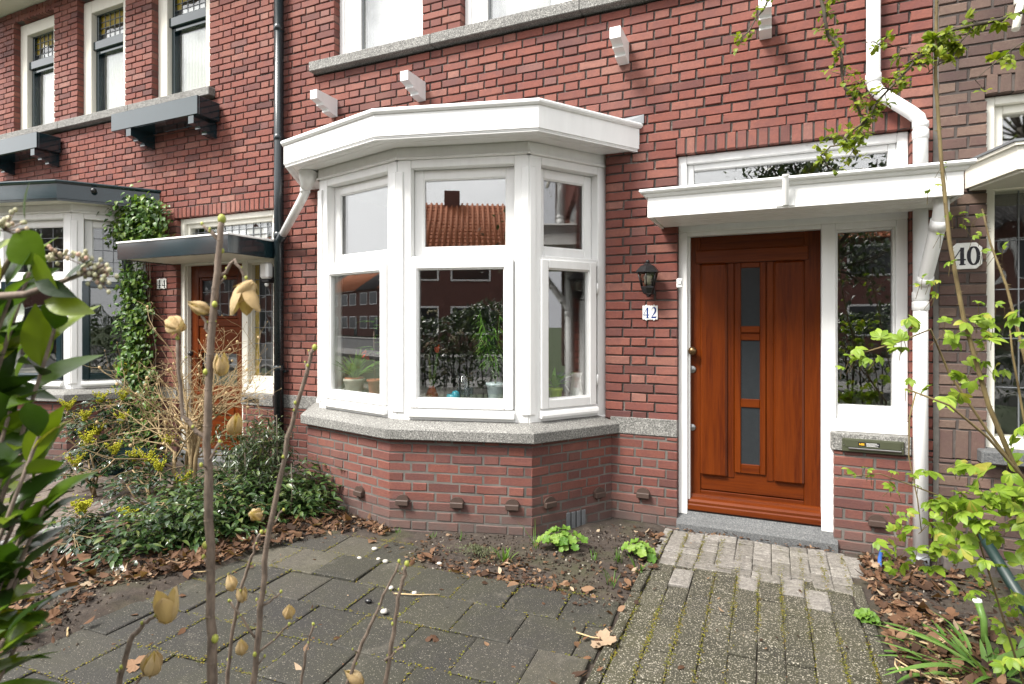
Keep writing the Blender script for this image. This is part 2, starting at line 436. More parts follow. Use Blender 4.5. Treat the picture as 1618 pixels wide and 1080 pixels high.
# ------------------------------------------------------------------ brickwork
CO = .0693; JT = .0105; PER = .3535; STR = .2247
def one_brick(mb, F, ua, ub, za, zb, rnd, mat, depth, wf, ring):
    us = [ua, ub]
    if ub-ua > .15 and not wf: us = [ua, ua+(ub-ua)*rnd.uniform(.25,.4), ua+(ub-ua)*rnd.uniform(.6,.75), ub]
    if wf:
        us = sorted(set([ua, ub] + ([ua+(ub-ua)*rnd.uniform(.3,.45), ua+(ub-ua)*rnd.uniform(.6,.75)] if ub-ua > .15 else []) + [u for u in ring if ua+.004 < u < ub-.004]))
    ch = rnd.uniform(.0025,.0055); base = len(mb.v); n = len(us); jz = rnd.uniform(-.002,.002); jw = rnd.uniform(-.0025,.0025)
    tl = rnd.uniform(-.0012,.0012)
    for i, u in enumerate(us):
        w = (wf(u) if wf else 0) + jw
        uu = u + (ch if i == 0 else -ch if i == n-1 else 0)
        e = ch if i in (0, n-1) else 0
        j = [rnd.uniform(-.0022,.0022) for _ in range(4)]
        mb.v += [F(u, w-depth, za), F(u, w-ch-.001, za+jz+j[0]), F(uu, w+tl, za+ch+jz+j[1]), F(uu, w-tl, zb-ch+jz+j[2]), F(u, w-ch-.001, zb+jz+j[3]), F(u, w-depth, zb)]
    for i in range(n-1):
        o = base+6*i
        for k in range(5):
            mb.face((o+k, o+6+k, o+7+k, o+1+k), mat)
    mb.face(tuple(base+k for k in range(6)), mat)
    o = base+6*(n-1); mb.face(tuple(o+k for k in range(5,-1,-1)), mat)
def bricks(mb, F, u0, u1, z0, z1, holes=(), mats=(0,1), rec=.011, depth=.1, seed=1, phase=0., wf=None, ring=(), reveal=.1):
    rnd = random.Random(seed)
    k = math.floor(z0/CO+1e-6)
    while k*CO < z1-.008:
        za = max(z0, k*CO); zb = min(z1, (k+1)*CO); zc = (za+zb)/2
        iv = [(u0,u1)]
        for (a,b,c,d) in holes:
            if c-.004 < zc < d:
                nv = []
                for (s,e) in iv:
                    if b <= s or a >= e: nv.append((s,e)); continue
                    if a > s+.005: nv.append((s,a))
                    if b < e-.005: nv.append((b,e))
                iv = nv
        off = phase + (PER/2 if k % 2 else 0) + rnd.uniform(-.006,.006)
        for (s,e) in iv:
            bl = []; i = math.floor((s-off)/PER)-1
            while off+i*PER < e:
                b0 = off+i*PER
                for (x0,x1) in ((b0,b0+STR),(b0+STR+JT,b0+PER-JT)):
                    x0 += rnd.uniform(-.0025,.0025); x1 += rnd.uniform(-.0025,.0025)
                    x0 = max(x0,s); x1 = min(x1,e)
                    if x1-x0 > .008: bl.append([x0,x1])
                i += 1
            if len(bl) > 1 and bl[0][1]-bl[0][0] < .045: bl[1][0] = bl[0][0]; bl.pop(0)
            if len(bl) > 1 and bl[-1][1]-bl[-1][0] < .045: bl[-2][1] = bl[-1][1]; bl.pop()
            if bl: bl[0][0] = s; bl[-1][1] = e
            if zb-za > .025:
                for (x0,x1) in bl: one_brick(mb, F, x0, x1, za+JT/2, zb-JT/2, rnd, mats[0], depth, wf, ring)
            # mortar
            us = [s+.004]+[u for u in ring if s+.01<u<e-.01]+[e-.004]
            for p, q in zip(us, us[1:]):
                wp = wf(p) if wf else 0; wq = wf(q) if wf else 0
                mb.quad([F(p,wp-rec,za),F(q,wq-rec,za),F(q,wq-rec,zb),F(p,wp-rec,zb)], mats[1])
            for p in (us[0], us[-1]):
                wp = wf(p) if wf else 0
                mb.quad([F(p,wp-rec,za),F(p,-reveal-.16,za),F(p,-reveal-.16,zb),F(p,wp-rec,zb)], mats[1])
        k += 1
def soldiers(mb, F, u0, u1, z0, z1, mats=(0,1), seed=3, rec=.009, depth=.11, step=.0685):
    rnd = random.Random(seed); n = round((u1-u0)/step); st = (u1-u0)/n
    for i in range(n):
        one_brick(mb, F, u0+i*st+JT/2, u0+(i+1)*st-JT/2, z0+JT/2+rnd.uniform(-.002,.002), z1-JT/2, rnd, mats[0], depth, None, ())
    mb.quad([F(u0,-rec,z0+.008),F(u1,-rec,z0+.008),F(u1,-rec,z1),F(u0,-rec,z1)], mats[1])
    mb.quad([F(u0,-rec,z0+.008),F(u1,-rec,z0+.008),F(u1,-.16,z0+.008),F(u0,-.16,z0+.008)], mats[1])

def pane(name, F, u0, u1, z0, z1, w, mat, parent, lead=None, tint=None):
    mb = MB(); mb.quad([F(u0,w,z0),F(u1,w,z0),F(u1,w,z1),F(u0,w,z1)], 0)
    mb.quad([F(u1,w-.012,z0),F(u0,w-.012,z0),F(u0,w-.012,z1),F(u1,w-.012,z1)], 0)
    if lead:
        nx, nz = lead; r = .0035
        for i in range(1, nx):
            u = u0+(u1-u0)*i/nx; mb.cbox(F, (u-r,w-.004,z0), (u+r,w+.005,z1), .001, 1)
        for i in range(1, nz):
            z = z0+(z1-z0)*i/nz; mb.cbox(F, (u0,w-.0035,z-r), (u1,w+.0045,z+r), .001, 1)
        if tint:
            for (a,b,c,d,mi) in tint:
                mb.quad([F(u0+(u1-u0)*a,w-.006,z0+(z1-z0)*c),F(u0+(u1-u0)*b,w-.006,z0+(z1-z0)*c),F(u0+(u1-u0)*b,w-.006,z0+(z1-z0)*d),F(u0+(u1-u0)*a,w-.006,z0+(z1-z0)*d)], mi)
    return mb.build(name, [mat, M['lead'], M['yglass'], M['wglass']], parent)
def ring4(mb, F, u0, u1, z0, z1, t, w0, w1, mat=0, c=.004, tb=None):
    """rectangular frame of members t wide, butted"""
    tb = t if tb is None else tb
    mb.cbox(F, (u0,w0,z0), (u0+t,w1,z1), c, mat); mb.cbox(F, (u1-t,w0,z0), (u1,w1,z1), c, mat)
    mb.cbox(F, (u0+t,w0,z1-t), (u1-t,w1-.001,z1), c, mat); mb.cbox(F, (u0+t,w0,z0), (u1-t,w1-.001,z0+tb), c, mat)

PLINTH = [(-3.975,0.),(-3.566,-.61),(-2.55,-.869),(-1.534,-.61),(-1.125,0.)]

def bay_window(house, paint, sashm, cornm, leaded, seed):
    fr = offset(PLINTH, -.09)
    bay = MB()
    # frame members per facet
    facets = []
    ext = .725
    d = (fr[4][0]-fr[3][0], fr[4][1]-fr[3][1]); L = math.hypot(*d)
    pr = (fr[3][0]+d[0]/L*ext, fr[3][1]+d[1]/L*ext)
    pl = (-5.1-pr[0], pr[1])
    P = [pl, fr[1], fr[2], fr[3], pr]
    sash_parts = []; panes = []
    for i in range(4):
        F = Fr(P[i], P[i+1]); L = F.L
        if i == 0: so, eo, sa, ea = .085,.615,.115,.63
        elif i == 3: so, eo, sa, ea = .11,.64,.095,.612
        else: so, eo, sa, ea = .11,.885,.095,.88
        g = .07
        T = .11
        # stiles
        bay.cbox(F, (.004,-T,.772), (so,0,2.70), .004); bay.cbox(F, (eo,-T,.772), (L-.004,0,2.70), .004)
        # corner pilasters
        if i > 0: bay.cbox(F, (-.002,-.01,.835), (.052,.014,2.615), .004)
        if i < 3: bay.cbox(F, (L-.052,-.01,.835), (L+.002,.014,2.615), .004)
        bay.cbox(F, (so,-T,.772), (eo,-.002,.87), .004)            # bottom rail
        bay.cbox(F, (so,-T,1.93), (eo,-.002,1.985), .006)           # transom
        bay.cbox(F, (so,-T,2.64), (eo,-.002,2.70), .004)            # head
        bay.cbox(F, (-.02,-T,2.70), (L+.02,.018,2.722), .005)       # frieze bead
        bay.cbox(F, (-.01,-T,2.722), (L+.01,.006,2.84), .003)
        bay.cbox(F, (.0,-.02,.760), (L,.012,.778), .004)            # foot bead
        # drip sill below the sash
        b = len(bay.v)
        for u in (sa-.008, ea+.008):
            bay.v += [F(u,-.01,.808), F(u,.036,.808), F(u,.040,.826), F(u,.034,.848), F(u,-.01,.866)]
        for k in range(4): bay.face((b+k, b+5+k, b+6+k, b+1+k))
        bay.face(tuple(b+k for k in range(5))); bay.face(tuple(b+9-k for k in range(5)))
        # lower sash
        sm = MB(); ring4(sm, F, sa, ea, .872, 1.958, .066, -.05, .020, 0, .006)
        ring4(sm, F, sa+.060, ea-.060, .932, 1.898, .014, -.03, .008, 0, .003)
        if i == 3 and not leaded:
            for z in (1.06, 1.76): sm.tube([F(ea+.012,.012,z-.04), F(ea+.012,.012,z+.04)], .009, 8)
        sash_parts.append(sm)
        # upper fixed light
        um = MB(); ring4(um, F, so+.002, eo-.002, 1.987, 2.638, .072, -.105, -.075, 0, .005)
        ring4(um, F, so+.066, eo-.066, 2.052, 2.573, .014, -.10, -.084, 0, .003)
        bay_up = um; sash_parts.append(um)
        panes.append((F, sa+.064, ea-.064, .93, 1.90, -.014, None))
        panes.append((F, so+.07, eo-.07, 2.055, 2.57, -.095, 'up'))
    bo = bay.build('bay_window', [M[paint]], house)
    for k, sm in enumerate(sash_parts):
        sm.build('sash', [M[sashm if k % 2 == 0 else paint]], bo)
    for (F,a,b,c,d,w,kind) in panes:
        if leaded:
            pane('pane', F, a, b, c, d, w, M['glassold'], bo, (4,4) if kind else None)
        else:
            pane('pane', F, a, b, c, d, w, M['glass'], bo)
    # stone sill
    s = MB(); sweep(s, PLINTH, [(-.02,.658),(.048,.658),(.052,.664),(.052,.728),(.047,.735),(-.082,.781),(-.14,.783)])
    s.build('stone_sill', M['granite'], bo)
    # cornice
    c = MB()
    sweep(c, PLINTH, [(.14,2.778),(.166,2.778),(.166,2.796),(.176,2.800),(.176,2.952)], 0, False)
    sweep(c, PLINTH, [(.176,2.952),(.186,2.952),(.198,2.966),(.200,2.978),(.196,2.988),(.150,2.992)], 0, False)
    co = c.build('cornice', [M[cornm]], bo)
    r = MB(); q = offset(PLINTH, .19); b = len(r.v); r.v += [(x,y,2.990) for x,y in q]; r.face(tuple(range(b,b+5)))
    r.build('flat_roof', M['lead'], bo)
    so_ = MB(); pr_ = [(.17,2.788),(.112,2.789),(.112,2.794),(.107,2.794),(.107,2.789),(.052,2.790),(.052,2.795),(.047,2.795),(.047,2.790),(-.075,2.791)]
    sweep(so_, PLINTH, pr_, 0, False); so_.build('soffit', [M['cream'] if cornm == 'green' else M['white']], bo)
    # plinth brickwork
    p = MB()
    for i in range(4):
        F = Fr(PLINTH[i], PLINTH[i+1])
        bricks(p, F, -.0035, F.L+.0035, -.16, .66, (), (0,1), .0035, .06, seed+i, phase=-.03*i)
    p.build('plinth', [M['brickp'], M['mortl']], bo)
    # inside window board
    ib = MB(); q = offset(PLINTH, -.19)
    poly = [(q[0][0],.3)] + [(x,y) for x,y in q[1:4]] + [(q[4][0],.3)]
    b = len(ib.v); ib.v += [(x,y,.905) for x,y in poly]; ib.v += [(x,y,.87) for x,y in poly]
    ib.face(tuple(range(b,b+5))); ib.face(tuple(range(b+9,b+4,-1)))
    for k in range(5): ib.face((b+k, b+5+k, b+5+(k+1)%5, b+(k+1)%5))
    ib.build('window_board', M['room'], bo)
    return bo

def upper_window(house, a, b, z0, z1, style, k):
    m = MB(); F = WALL
    if style == 'white':
        ring4(m, F, a, b, z0, z1, .055, -.20, -.075, 0, .004, .05)
        ring4(m, F, a+.05, b-.05, z0+.04, z1-.05, .16 if k else .19, -.19, -.09, 0, .004, .05)
        o = m.build('window', [M['white']], house)
        t = .19 if not k else .16
        pane('pane', F, a+.05+t, b-.05-t, z0+.06, z1-.08, -.13, M['glass'], o)
        g = MB(); ring4(g, F, a+.05+t-.002, b-.05-t+.002, z0+.05, z1-.1, .018, -.128, -.112, 0, .003)
        g.build('glazing_strip', M['lead'], o)
    else:
        ring4(m, F, a, b, z0, z1, .15, -.24, -.075, 0, .004, .02)
        o = m.build('window', [M['cream']], house)
        s = MB(); ring4(s, F, a+.15, b-.15, z0+.01, 4.86, .045, -.22, -.13, 0, .004)
        s.cbox(F, (a+.13,-.22,4.86), (b-.13,-.10,4.965), .006)
        ring4(s, F, a+.15, b-.15, 4.965, z1-.13, .035, -.22, -.14, 0, .004)
        s.build('sash', M['green'], o)
        pane('pane', F, a+.19, b-.19, z0+.05, 4.82, -.17, M['glassold'], o)
        pane('pane', F, a+.18, b-.18, 4.995, z1-.16, -.17, M['glassold'], o, (6,4), [(0,1,.25,1,2),(.17,.83,0,.5,3)])
    return o

def curtain_or_sky_sheet(x0, a, b, z0, z1, y, label, grp='net curtains behind upper windows', pale=True):
    m = MB(); n = 90; rows = 4; rr = random.Random(int(a*1000))
    pts = []
    for j in range(rows+1):
        z = z0+(z1-z0)*j/rows
        for i in range(n+1):
            u = a+(b-a)*i/n
            pts.append((u, y+(.018 if x0 < -1 else .003)*math.sin(i*.85+.4*math.sin(i*.17))*(1.1-.4*j/rows), z))
    m.v = pts
    for j in range(rows):
        for i in range(n):
            o = j*(n+1)+i; m.face((o,o+1,o+n+2,o+n+1), 0, True)
    o = m.build('curtain_or_sky_sheet', M['net'], None, (x0,0,0)); tag(o, label, 'curtain', grp); return o

def corbel_mb(u, th=.078):
    mb = MB(); prof = [(0,3.615),(.275,3.615),(.275,3.535),(.205,3.520),(.195,3.512),(.195,3.500),(.125,3.488),(.118,3.480),(.118,3.466),(.05,3.455),(0,3.453)]
    b = len(mb.v); n = len(prof)
    mb.v += [(u-th/2,-w,z) for w,z in prof]; mb.v += [(u+th/2,-w,z) for w,z in prof]
    mb.face(tuple(range(b,b+n))); mb.face(tuple(range(b+2*n-1,b+n-1,-1)))
    for k in range(n): mb.face((b+k,b+n+k,b+n+(k+1)%n,b+(k+1)%n))
    return mb

def vent_mb(F, u, z):
    mb = MB(); n = 12; b = len(mb.v); r = .048
    for w in (0.,.022):
        for i in range(n+1):
            a = PI*i/n; mb.v.append(F(u+r*math.cos(a), w, z+r*.8*math.sin(a)))
    mb.face(tuple(b+n+1+i for i in range(n+1)))
    for i in range(n): mb.face((b+i,b+i+1,b+n+2+i,b+n+1+i))
    mb.cbox(F, (u-r,0,z-.034), (u+r,.038,z+.004), .004)
    mb.cbox(F, (u-r*.6,0,z-.05), (u+r*.6,.014,z-.034), .004)
    return mb

def pipe_collar(mb, x, y, z, r, h=.05, d=.005):
    mb.lathe([(r,-h/2-.004),(r+d,-h/2),(r+d,h/2),(r,h/2+.004)], (x,y,z), 16)

def terraced_house(x0, style):
    g = style == 44
    red, mort = 'brick', 'mort'
    H = thing('terraced_house', (x0,0,0), 'red brick terraced house with dark green trimmed bay, canopy and window boxes' if g else
              'red brick terraced house with white bay window, white canopy and varnished wooden front door', 'house', 'terraced houses in the row')
    wins = [(-3.80,-2.91),(-2.43,-1.52),(-1.045,-.12)] if g else [(-3.81,-2.828),(-2.44,-1.44),(-1.045,-.12)]
    wb = MB()
    holes = [(-3.915,-1.185,.6,2.86),(-.637,.795,-.3,2.725),(-.645,.803,2.72,2.847)]
    if g: holes[1] = (-.637,.795,-.3,2.65); holes[2] = (-.68,.80,2.645,2.772)
    holes += [(a,b,3.99,5.46) for a,b in wins] + [(-4.06,-.035,3.90,3.995)]
    R = .045; e1 = -1.185; e0 = -3.915
    def wf(u):
        for e, s in ((e1,1),(e0,-1)):
            dd = (u-e)*s
            if -.001 <= dd < R: return -(R-math.sqrt(max(0,R*R-(R-max(dd,0))**2)))
        return 0
    ringu = [e1+R*k for k in (.12,.35,.65,1)]+[e0-R*k for k in (1,.65,.35,.12)]
    # lower left/right of bay: curved jambs only between .656 and 2.86
    bricks(wb, WALL, -4.462, .914, .656, 2.84, holes+[(-4.5,-3.97,.65,.785),(-1.13,-.637,.65,.785),(.37,.80,.65,.772)], (0,1), .012, .1, 5+style, .03, wf, ringu)
    bricks(wb, WALL, -4.462, .914, 2.84, 5.62, holes, (0,1), .012, .1, 9+style, .03)
    za, zb = (2.65,2.772) if g else (2.722,2.847)
    soldiers(wb, WALL, -.645 if not g else -.68, .803, za, zb, (0,1), 21)
    for a,b in wins: soldiers(wb, WALL, a-.02, b+.02, 5.46, 5.585, (0,1), 22)
    wb.build('brick_wall', [M[red], M[mort]], H)
    for (a,b,sd,ph) in ((-4.462,-3.96,31,.1),(-1.15,-.637,32,-.066),(.37,.914,33,.015)):
        lw = MB(); bricks(lw, WALL, a, b, -.16, .656 if a < 0 else .655, (), (0,1), .005, .1, sd, ph); lw.build('base_wall', [M['brickp'], M['mortl']], H)
    # backing so no light leaks through the wall
    bk = MB()
    def slab(u0,u1,z0,z1): bk.hexa([(u0,.12,z0),(u1,.12,z0),(u1,.24,z0),(u0,.24,z0),(u0,.12,z1),(u1,.12,z1),(u1,.24,z1),(u0,.24,z1)])
    for r in ((-4.46,-4.0,-.1,2.95),(-1.10,-.66,-.1,2.95),(.815,.91,-.1,2.95),(-4.46,.91,2.95,3.985),(.40,.80,-.1,.76)): slab(*r)
    ed = [-4.46]+[x for w in wins for x in (w[0]-.02,w[1]+.02)]+[.91]
    for k in range(0,len(ed),2): slab(ed[k],ed[k+1],3.985,5.47)
    slab(-4.46,.91,5.47,5.62)
    bk.build('inner_wall', M['dark'], H)
    # stone bands
    for a,b,y,z in ((-4.462,-3.965,-.004,.784),(-1.135,-.638,-.004,.784),(.352,.80,-.012,.772)):
        st = MB(); st.cbox(W3,(a,y,.657),(b,.10,z),.004); st.build('stone_band', M['granite'], H)
    sl = MB()
    cuts = [-4.06,-2.70,-1.36,-.035]
    for a,b in zip(cuts,cuts[1:]): sl.cbox(W3,(a+.0015,-.075,3.902),(b-.0015,.12,3.995),.006)
    sl.build('upper_sill', M['granite'], H)
    for k,(a,b) in enumerate(wins): upper_window(H, a, b, 3.995, 5.46, 'green' if g else 'white', k)
    for u in (-3.81,-2.83,-1.03,-.045):
        if not g: corbel_mb(u).build('corbel', M['white'], H)
        else: corbel_mb(u-.0).build('corbel', M['green'], H)
    # eave and roof
    ev = MB(); ev.cbox(W3,(-4.46,-.42,5.62),(.914,.1,5.66),.004); ev.cbox(W3,(-4.46,-.46,5.60),(.914,-.42,5.82),.006)
    eo = ev.build('eave', M['cream'], H)
    rf = MB()
    for k in range(30):
        y0 = -.5+.2*k; z0 = 5.80+.15*k
        rf.hexa([(-4.46,y0,z0),(.914,y0,z0),(.914,y0+.23,z0+.165),(-4.46,y0+.23,z0+.165),(-4.46,y0,z0+.03),(.914,y0,z0+.03),(.914,y0+.23,z0+.19),(-4.46,y0+.23,z0+.19)])
    rf.build('roof', M['rooft'], H)
    # ---------------- bay
    bay = bay_window(H, 'white', 'green' if g else 'white', 'green' if g else 'white', g, 40+style)
    # ---------------- entrance
    ent = MB(); F = WALL
    zt = 2.65 if g else 2.722
    ent.cbox(F,(-.637,-.16,.09),(-.572,-.05,2.16),.005)             # hinge-side jamb
    ent.cbox(F,(-.572,-.15,.15),(-.556,-.075,2.13),.003)            # stop
    ent.cbox(F,(.300,-.16,.09),(.386,-.05,2.16),.005)               # post
    ent.cbox(F,(.728,-.15,.86),(.793,-.055,2.16),.005)
    ent.cbox(F,(.386,-.16,.772),(.793,-.05,.86),.005)               # bottom rail of side light
    ent.cbox(F,(.386,-.15,.86),(.742,-.082,.945),.005)
    ent.cbox(F,(.386,-.15,.945),(.400,-.09,2.12),.003); ent.cbox(F,(.714,-.15,.945),(.728,-.09,2.12),.003); ent.cbox(F,(.400,-.15,2.105),(.714,-.09,2.12),.003)
    ent.cbox(F,(-.572,-.16,2.13),(.300,-.052,2.16),.003); ent.cbox(F,(.386,-.16,2.12),(.728,-.052,2.16),.003)
    zm = 2.27 if g else 2.40
    ent.cbox(F,(-.637,-.16,2.16),(.793,-.048,zm),.005)            # head panel
    ring4(ent, F, -.637, .793, zm, zt, .06, -.16, -.05, 0, .005, .02)
    ring4(ent, F, -.577, .733, zm+.02, zt-.06, .045, -.15, -.085, 0, .005, .02)
    eo = ent.build('door_frame', M['white' if not g else 'cream'], H)
    if g:
        pane('transom_pane', F, -.545, .70, zm+.03, zt-.09, -.12, M['glassold'], eo, (12,4), [(.4,.9,.2,.8,3)])
        pane('side_light', F, .386, .728, .945, 2.12, -.13, M['glassold'], eo, (4,7), [(.0,.25,0,1,2)])
    else:
        pane('transom_pane', F, -.54, .70, zm+.03, zt-.10, -.12, M['glass'], eo)
        pane('side_light', F, .398, .716, .945, 2.107, -.125, M['glass'], eo)
    th = MB()
    b_ = 0; pr = [(-.028,-.10),(-.028,.040),(-.018,.056),(.02,.070),(.05,.092),(.06,.112),(.16,.113),(.16,-.10)]
    for u in (-.640,.392): th.v += [(u,y,z) for y,z in pr]
    for k in range(7): th.face((k,8+k,9+k,k+1))
    th.face(tuple(range(8))); th.face(tuple(range(15,7,-1)))
    th.build('threshold', M['blue'], H)
    if g: door44(H)
    else: door42(H)
    # ---------------- canopy
    cn = MB()
    y1 = -.60 if g else -.51; ca, cb = (-.70,.87) if g else (-.754,.946)
    zb_, zt_ = (2.135,2.30) if g else (2.187,2.342)
    fm = 'green' if g else 'white'
    cn.cbox(W3,(ca,y1,zb_),(cb,y1+.022,zt_),.003); cn.cbox(W3,(ca,y1+.022,zb_),(ca+.022,-.004,zt_),.003); cn.cbox(W3,(cb-.022,y1+.022,zb_),(cb,-.004,zt_),.003)
    if not g:
        prof = [(0,2.318),(.010,2.320),(.018,2.330),(.022,2.342),(.040,2.346),(.047,2.356),(.044,2.368),(0,2.372)]
        ring = [(ca,-.004),(ca,y1),(cb,y1),(cb,-.004)]
        rows = []
        for (d,z) in prof:
            b = len(cn.v); cn.v += [(ca-d,-.004,z),(ca-d,y1-d,z),(cb+d,y1-d,z),(cb+d,-.004,z)]; rows.append(b)
        for i in range(len(rows)-1):
            for k in range(3): cn.face((rows[i]+k,rows[i]+k+1,rows[i+1]+k+1,rows[i+1]+k))
    else:
        cn.cbox(W3,(ca-.01,y1-.01,zt_),(cb+.01,-.004,zt_+.018),.003,1)
    co = cn.build('canopy', [M[fm], M['white']], H)
    cr = MB(); cr.quad([(ca,y1,zt_+.012),(cb,y1,zt_+.012),(cb,0,zt_+.024),(ca,0,zt_+.024)]); cr.build('canopy_roof', M['lead'], co)
    cs = MB(); y = y1+.022
    while y < -.01:
        ye = min(y+.084,-.002); cs.cbox(W3,(ca+.022,y+.004,zb_+.010),(cb-.022,ye-.004,zb_+.03),.006); y += .084
    cs.quad([(ca+.022,y1+.02,zb_+.02),(cb-.022,y1+.02,zb_+.02),(cb-.022,0,zb_+.02),(ca+.022,0,zb_+.02)])
    cs.build('canopy_soffit', M['white' if not g else 'cream'], co)
    if not g:
        fh = MB(); fh.cbox(W3,(.018,y1-.006,2.196),(.120,y1,2.292),.003)
        pts = [(.070,y1-.012,2.206),(.071,y1-.075,2.368)]
        fh.tube(pts, .0175, 14, 0, False); fh.tube([pts[1],pts[0]], .013, 14, 0, True)
        fh.tube([(.0712,y1-.074,2.362),(.0713,y1-.077,2.372)], .021, 14, 0, False)
        fh.build('flag_holder', M['pvc'], co)
    # ---------------- vents
    if not g:
        for (i,u,z) in ((1,.715,.214),(2,.105,.214),(2,.512,.217),(2,.911,.222),(3,.143,.224),(3,.60,.222)):
            vent_mb(Fr(PLINTH[i],PLINTH[i+1]), u, z).build('wall_vent', M['vent'], H)
        for u,z in ((-.882,.226),(.612,.224)): vent_mb(WALL, u, z).build('wall_vent', M['vent'], H)
        F3 = Fr(PLINTH[3],PLINTH[4]); gm = MB()
        for k in range(4): gm.cbox(F3,(.300+k*.047,-.03,-.03),(.337+k*.047,.004,.115),.003,0)
        gm.quad([F3(.30,-.0,-.03),F3(.48,-.0,-.03),F3(.48,-.0,.115),F3(.30,-.0,.115)],1)
        gm.build('air_grille', [M['lead'],M['black']], H)
        fl = MB(); fl.hexa([(-1.09,-.03,2.985),(-.878,-.012,2.985),(-.878,-.004,2.985),(-1.09,-.004,2.985),(-1.09,-.02,3.035),(-.878,-.008,3.05),(-.878,-.002,3.055),(-1.09,-.002,3.04)])
        fl.build('lead_flashing', M['lead'], H)
        # white downpipe
        dp = MB(); x1 = .586; x2 = .836; y = -.062; r = .040
        dp.tube([(x1,y,5.6),(x1,y,3.03),(x1+.006,y,2.995),(x1+.03,y,2.955),(x2-.045,y,2.80),(x2-.012,y,2.765),(x2,y,2.72),(x2,y,2.36)], r, 18)
        pipe_collar(dp, x2, y, 2.66, r); pipe_collar(dp, x1, y, 3.05, r)
        pipe_collar(dp, x2, y, 2.72, r, .03)
        dp.tube([(x2,y,2.2),(x2,y,-.03)], r, 18)
        for z in (1.66,1.60): pipe_collar(dp, x2, y, z, r, .05, .006)
        dp.tube([(.868,-.40,2.20),(.868,-.40,2.13),(.866,-.385,2.09),(.842,-.105,1.72),(.838,-.07,1.66),(x2,y,1.60)], .039, 18)
        for (q0,q1) in (((.8655,-.378,2.08),(.8625,-.344,2.03)),((.8455,-.146,1.775),(.843,-.116,1.735))): dp.tube([q0,q1], .0445, 18)
        dp.build('downpipe', M['pvc'], H)
        bs = MB(); bs.tube([(x2,y,.06),(x2,y,-.06)], .047, 18); bs.build('pipe_shoe', M['lead'], H)
        # white gutter pipe from the bay to the dark downpipe
        gp = MB()
        gp.tube([(-3.62,-.52,2.80),(-3.64,-.53,2.74),(-3.69,-.50,2.66)], [.10,.075,.043], 14)
        gp.tube([(-3.69,-.50,2.66),(-3.71,-.49,2.62),(-3.78,-.45,2.58),(-4.33,-.12,2.36)], .038, 14)
        gp.tube([(-3.70,-.495,2.67),(-3.705,-.492,2.625)], .043, 14)
        gp.build('bay_gutter_pipe', M['pvc'], H)
        g2 = MB(); g2.tube([(-4.33,-.12,2.36),(-4.44,-.065,2.30),(-4.447,-.06,2.22)], .042, 14); g2.build('pipe_elbow', M['pipeblk'], H)
    return H

def wood_panel(mb, a, b, z0, z1, w0, w1, mat, c=.012):
    mb.cbox(WALL,(a,w0,z0),(b,w1,z1),c,mat)
def door42(H):
    d = MB()
    w = -.118
    # stiles, rails
    d.cbox(WALL,(-.572,-.16,.12),(-.487,w,2.13),.003,0); d.cbox(WALL,(.199,-.16,.12),(.300,w,2.13),.003,0)
    d.cbox(WALL,(-.487,-.16,2.03),(.199,w-.001,2.13),.003,1)
    d.cbox(WALL,(-.487,-.16,.12),(.199,w-.001,.262),.003,1)
    d.cbox(WALL,(-.487,-.16,.268),(.199,w-.010,2.03),.003,1)
    d.cbox(WALL,(-.300,-.13,.375),(-.255,w-.003,1.935),.003,0); d.cbox(WALL,(-.040,-.13,.375),(.005,w-.003,1.935),.003,0)
    # raised boards
    wood_panel(d,-.521,.226,1.930,2.028,-.13,w+.022,1,.008)
    wood_panel(d,-.487,-.300,.375,1.929,-.13,w+.020,0,.016)
    wood_panel(d,.005,.199,.375,1.929,-.13,w+.020,0,.016)
    # centre frame round the three lights
    d.cbox(WALL,(-.252,-.13,.415),(-.208,w+.006,1.929),.005,0); d.cbox(WALL,(-.083,-.13,.415),(-.043,w+.006,1.929),.005,0)
    for a,b in ((.415,.483),(.889,.951),(1.369,1.472),(1.890,1.929)):
        if b-a > .09:
            d.cbox(WALL,(-.208,-.13,a),(-.083,w+.006,(a+b)/2-.003),.005,1); d.cbox(WALL,(-.208,-.13,(a+b)/2+.003),(-.083,w+.006,b),.005,1)
        else: d.cbox(WALL,(-.208,-.13,a),(-.083,w+.006,b),.005,1)
    o = d.build('front_door', [M['woodv'], M['woodh']], H)
    for a,b in ((.480,.892),(.948,1.372),(1.469,1.893)):
        g = MB(); g.cbox(WALL,(-.210,-.13,a),(-.081,w-.004,b),.002); g.build('frosted_light', M['frost'], o)
    wb = MB(); b = 0; prof = [(-.15,.122),(-.062,.122),(-.056,.130),(-.058,.160),(-.066,.168),(-.064,.186),(-.078,.200),(-.098,.212),(-.104,.232),(-.125,.238)]
    n = len(prof)
    for u in (-.574,.302): wb.v += [(u,-p,z) for p,z in prof]
    for k in range(n-1): wb.face((k,n+k,n+k+1,k+1))
    wb.face(tuple(range(n))); wb.face(tuple(range(2*n-1,n-1,-1))); wb.build('weatherboard', M['woodh'], o)
    kb = MB()
    def disc(mb, u, z, prof, n=18):
        rows = []
        for (r, ww) in prof:
            q = len(mb.v)
            for k in range(n):
                a = 2*PI*k/n; mb.v.append((u+r*math.cos(a), -(w+ww), z+r*math.sin(a)))
            rows.append(q)
        for i in range(len(rows)-1):
            for k in range(n): mb.face((rows[i]+k,rows[i]+(k+1)%n,rows[i+1]+(k+1)%n,rows[i+1]+k),0,True)
    disc(kb,-.538,1.289,[(.026,0),(.026,.006),(.012,.010),(.012,.03),(.024,.036),(.031,.05),(.028,.066),(.012,.074),(.001,.075)])
    kb.build('door_knob', M['brass'], o)
    for z,r in ((1.151,.027),(.721,.025)):
        lk = MB(); disc(lk,-.545,z,[(r,0),(r,.006),(r*.8,.009),(r*.42,.009),(r*.40,.014),(.001,.014)]); lk.build('lock', M['steel'], o)
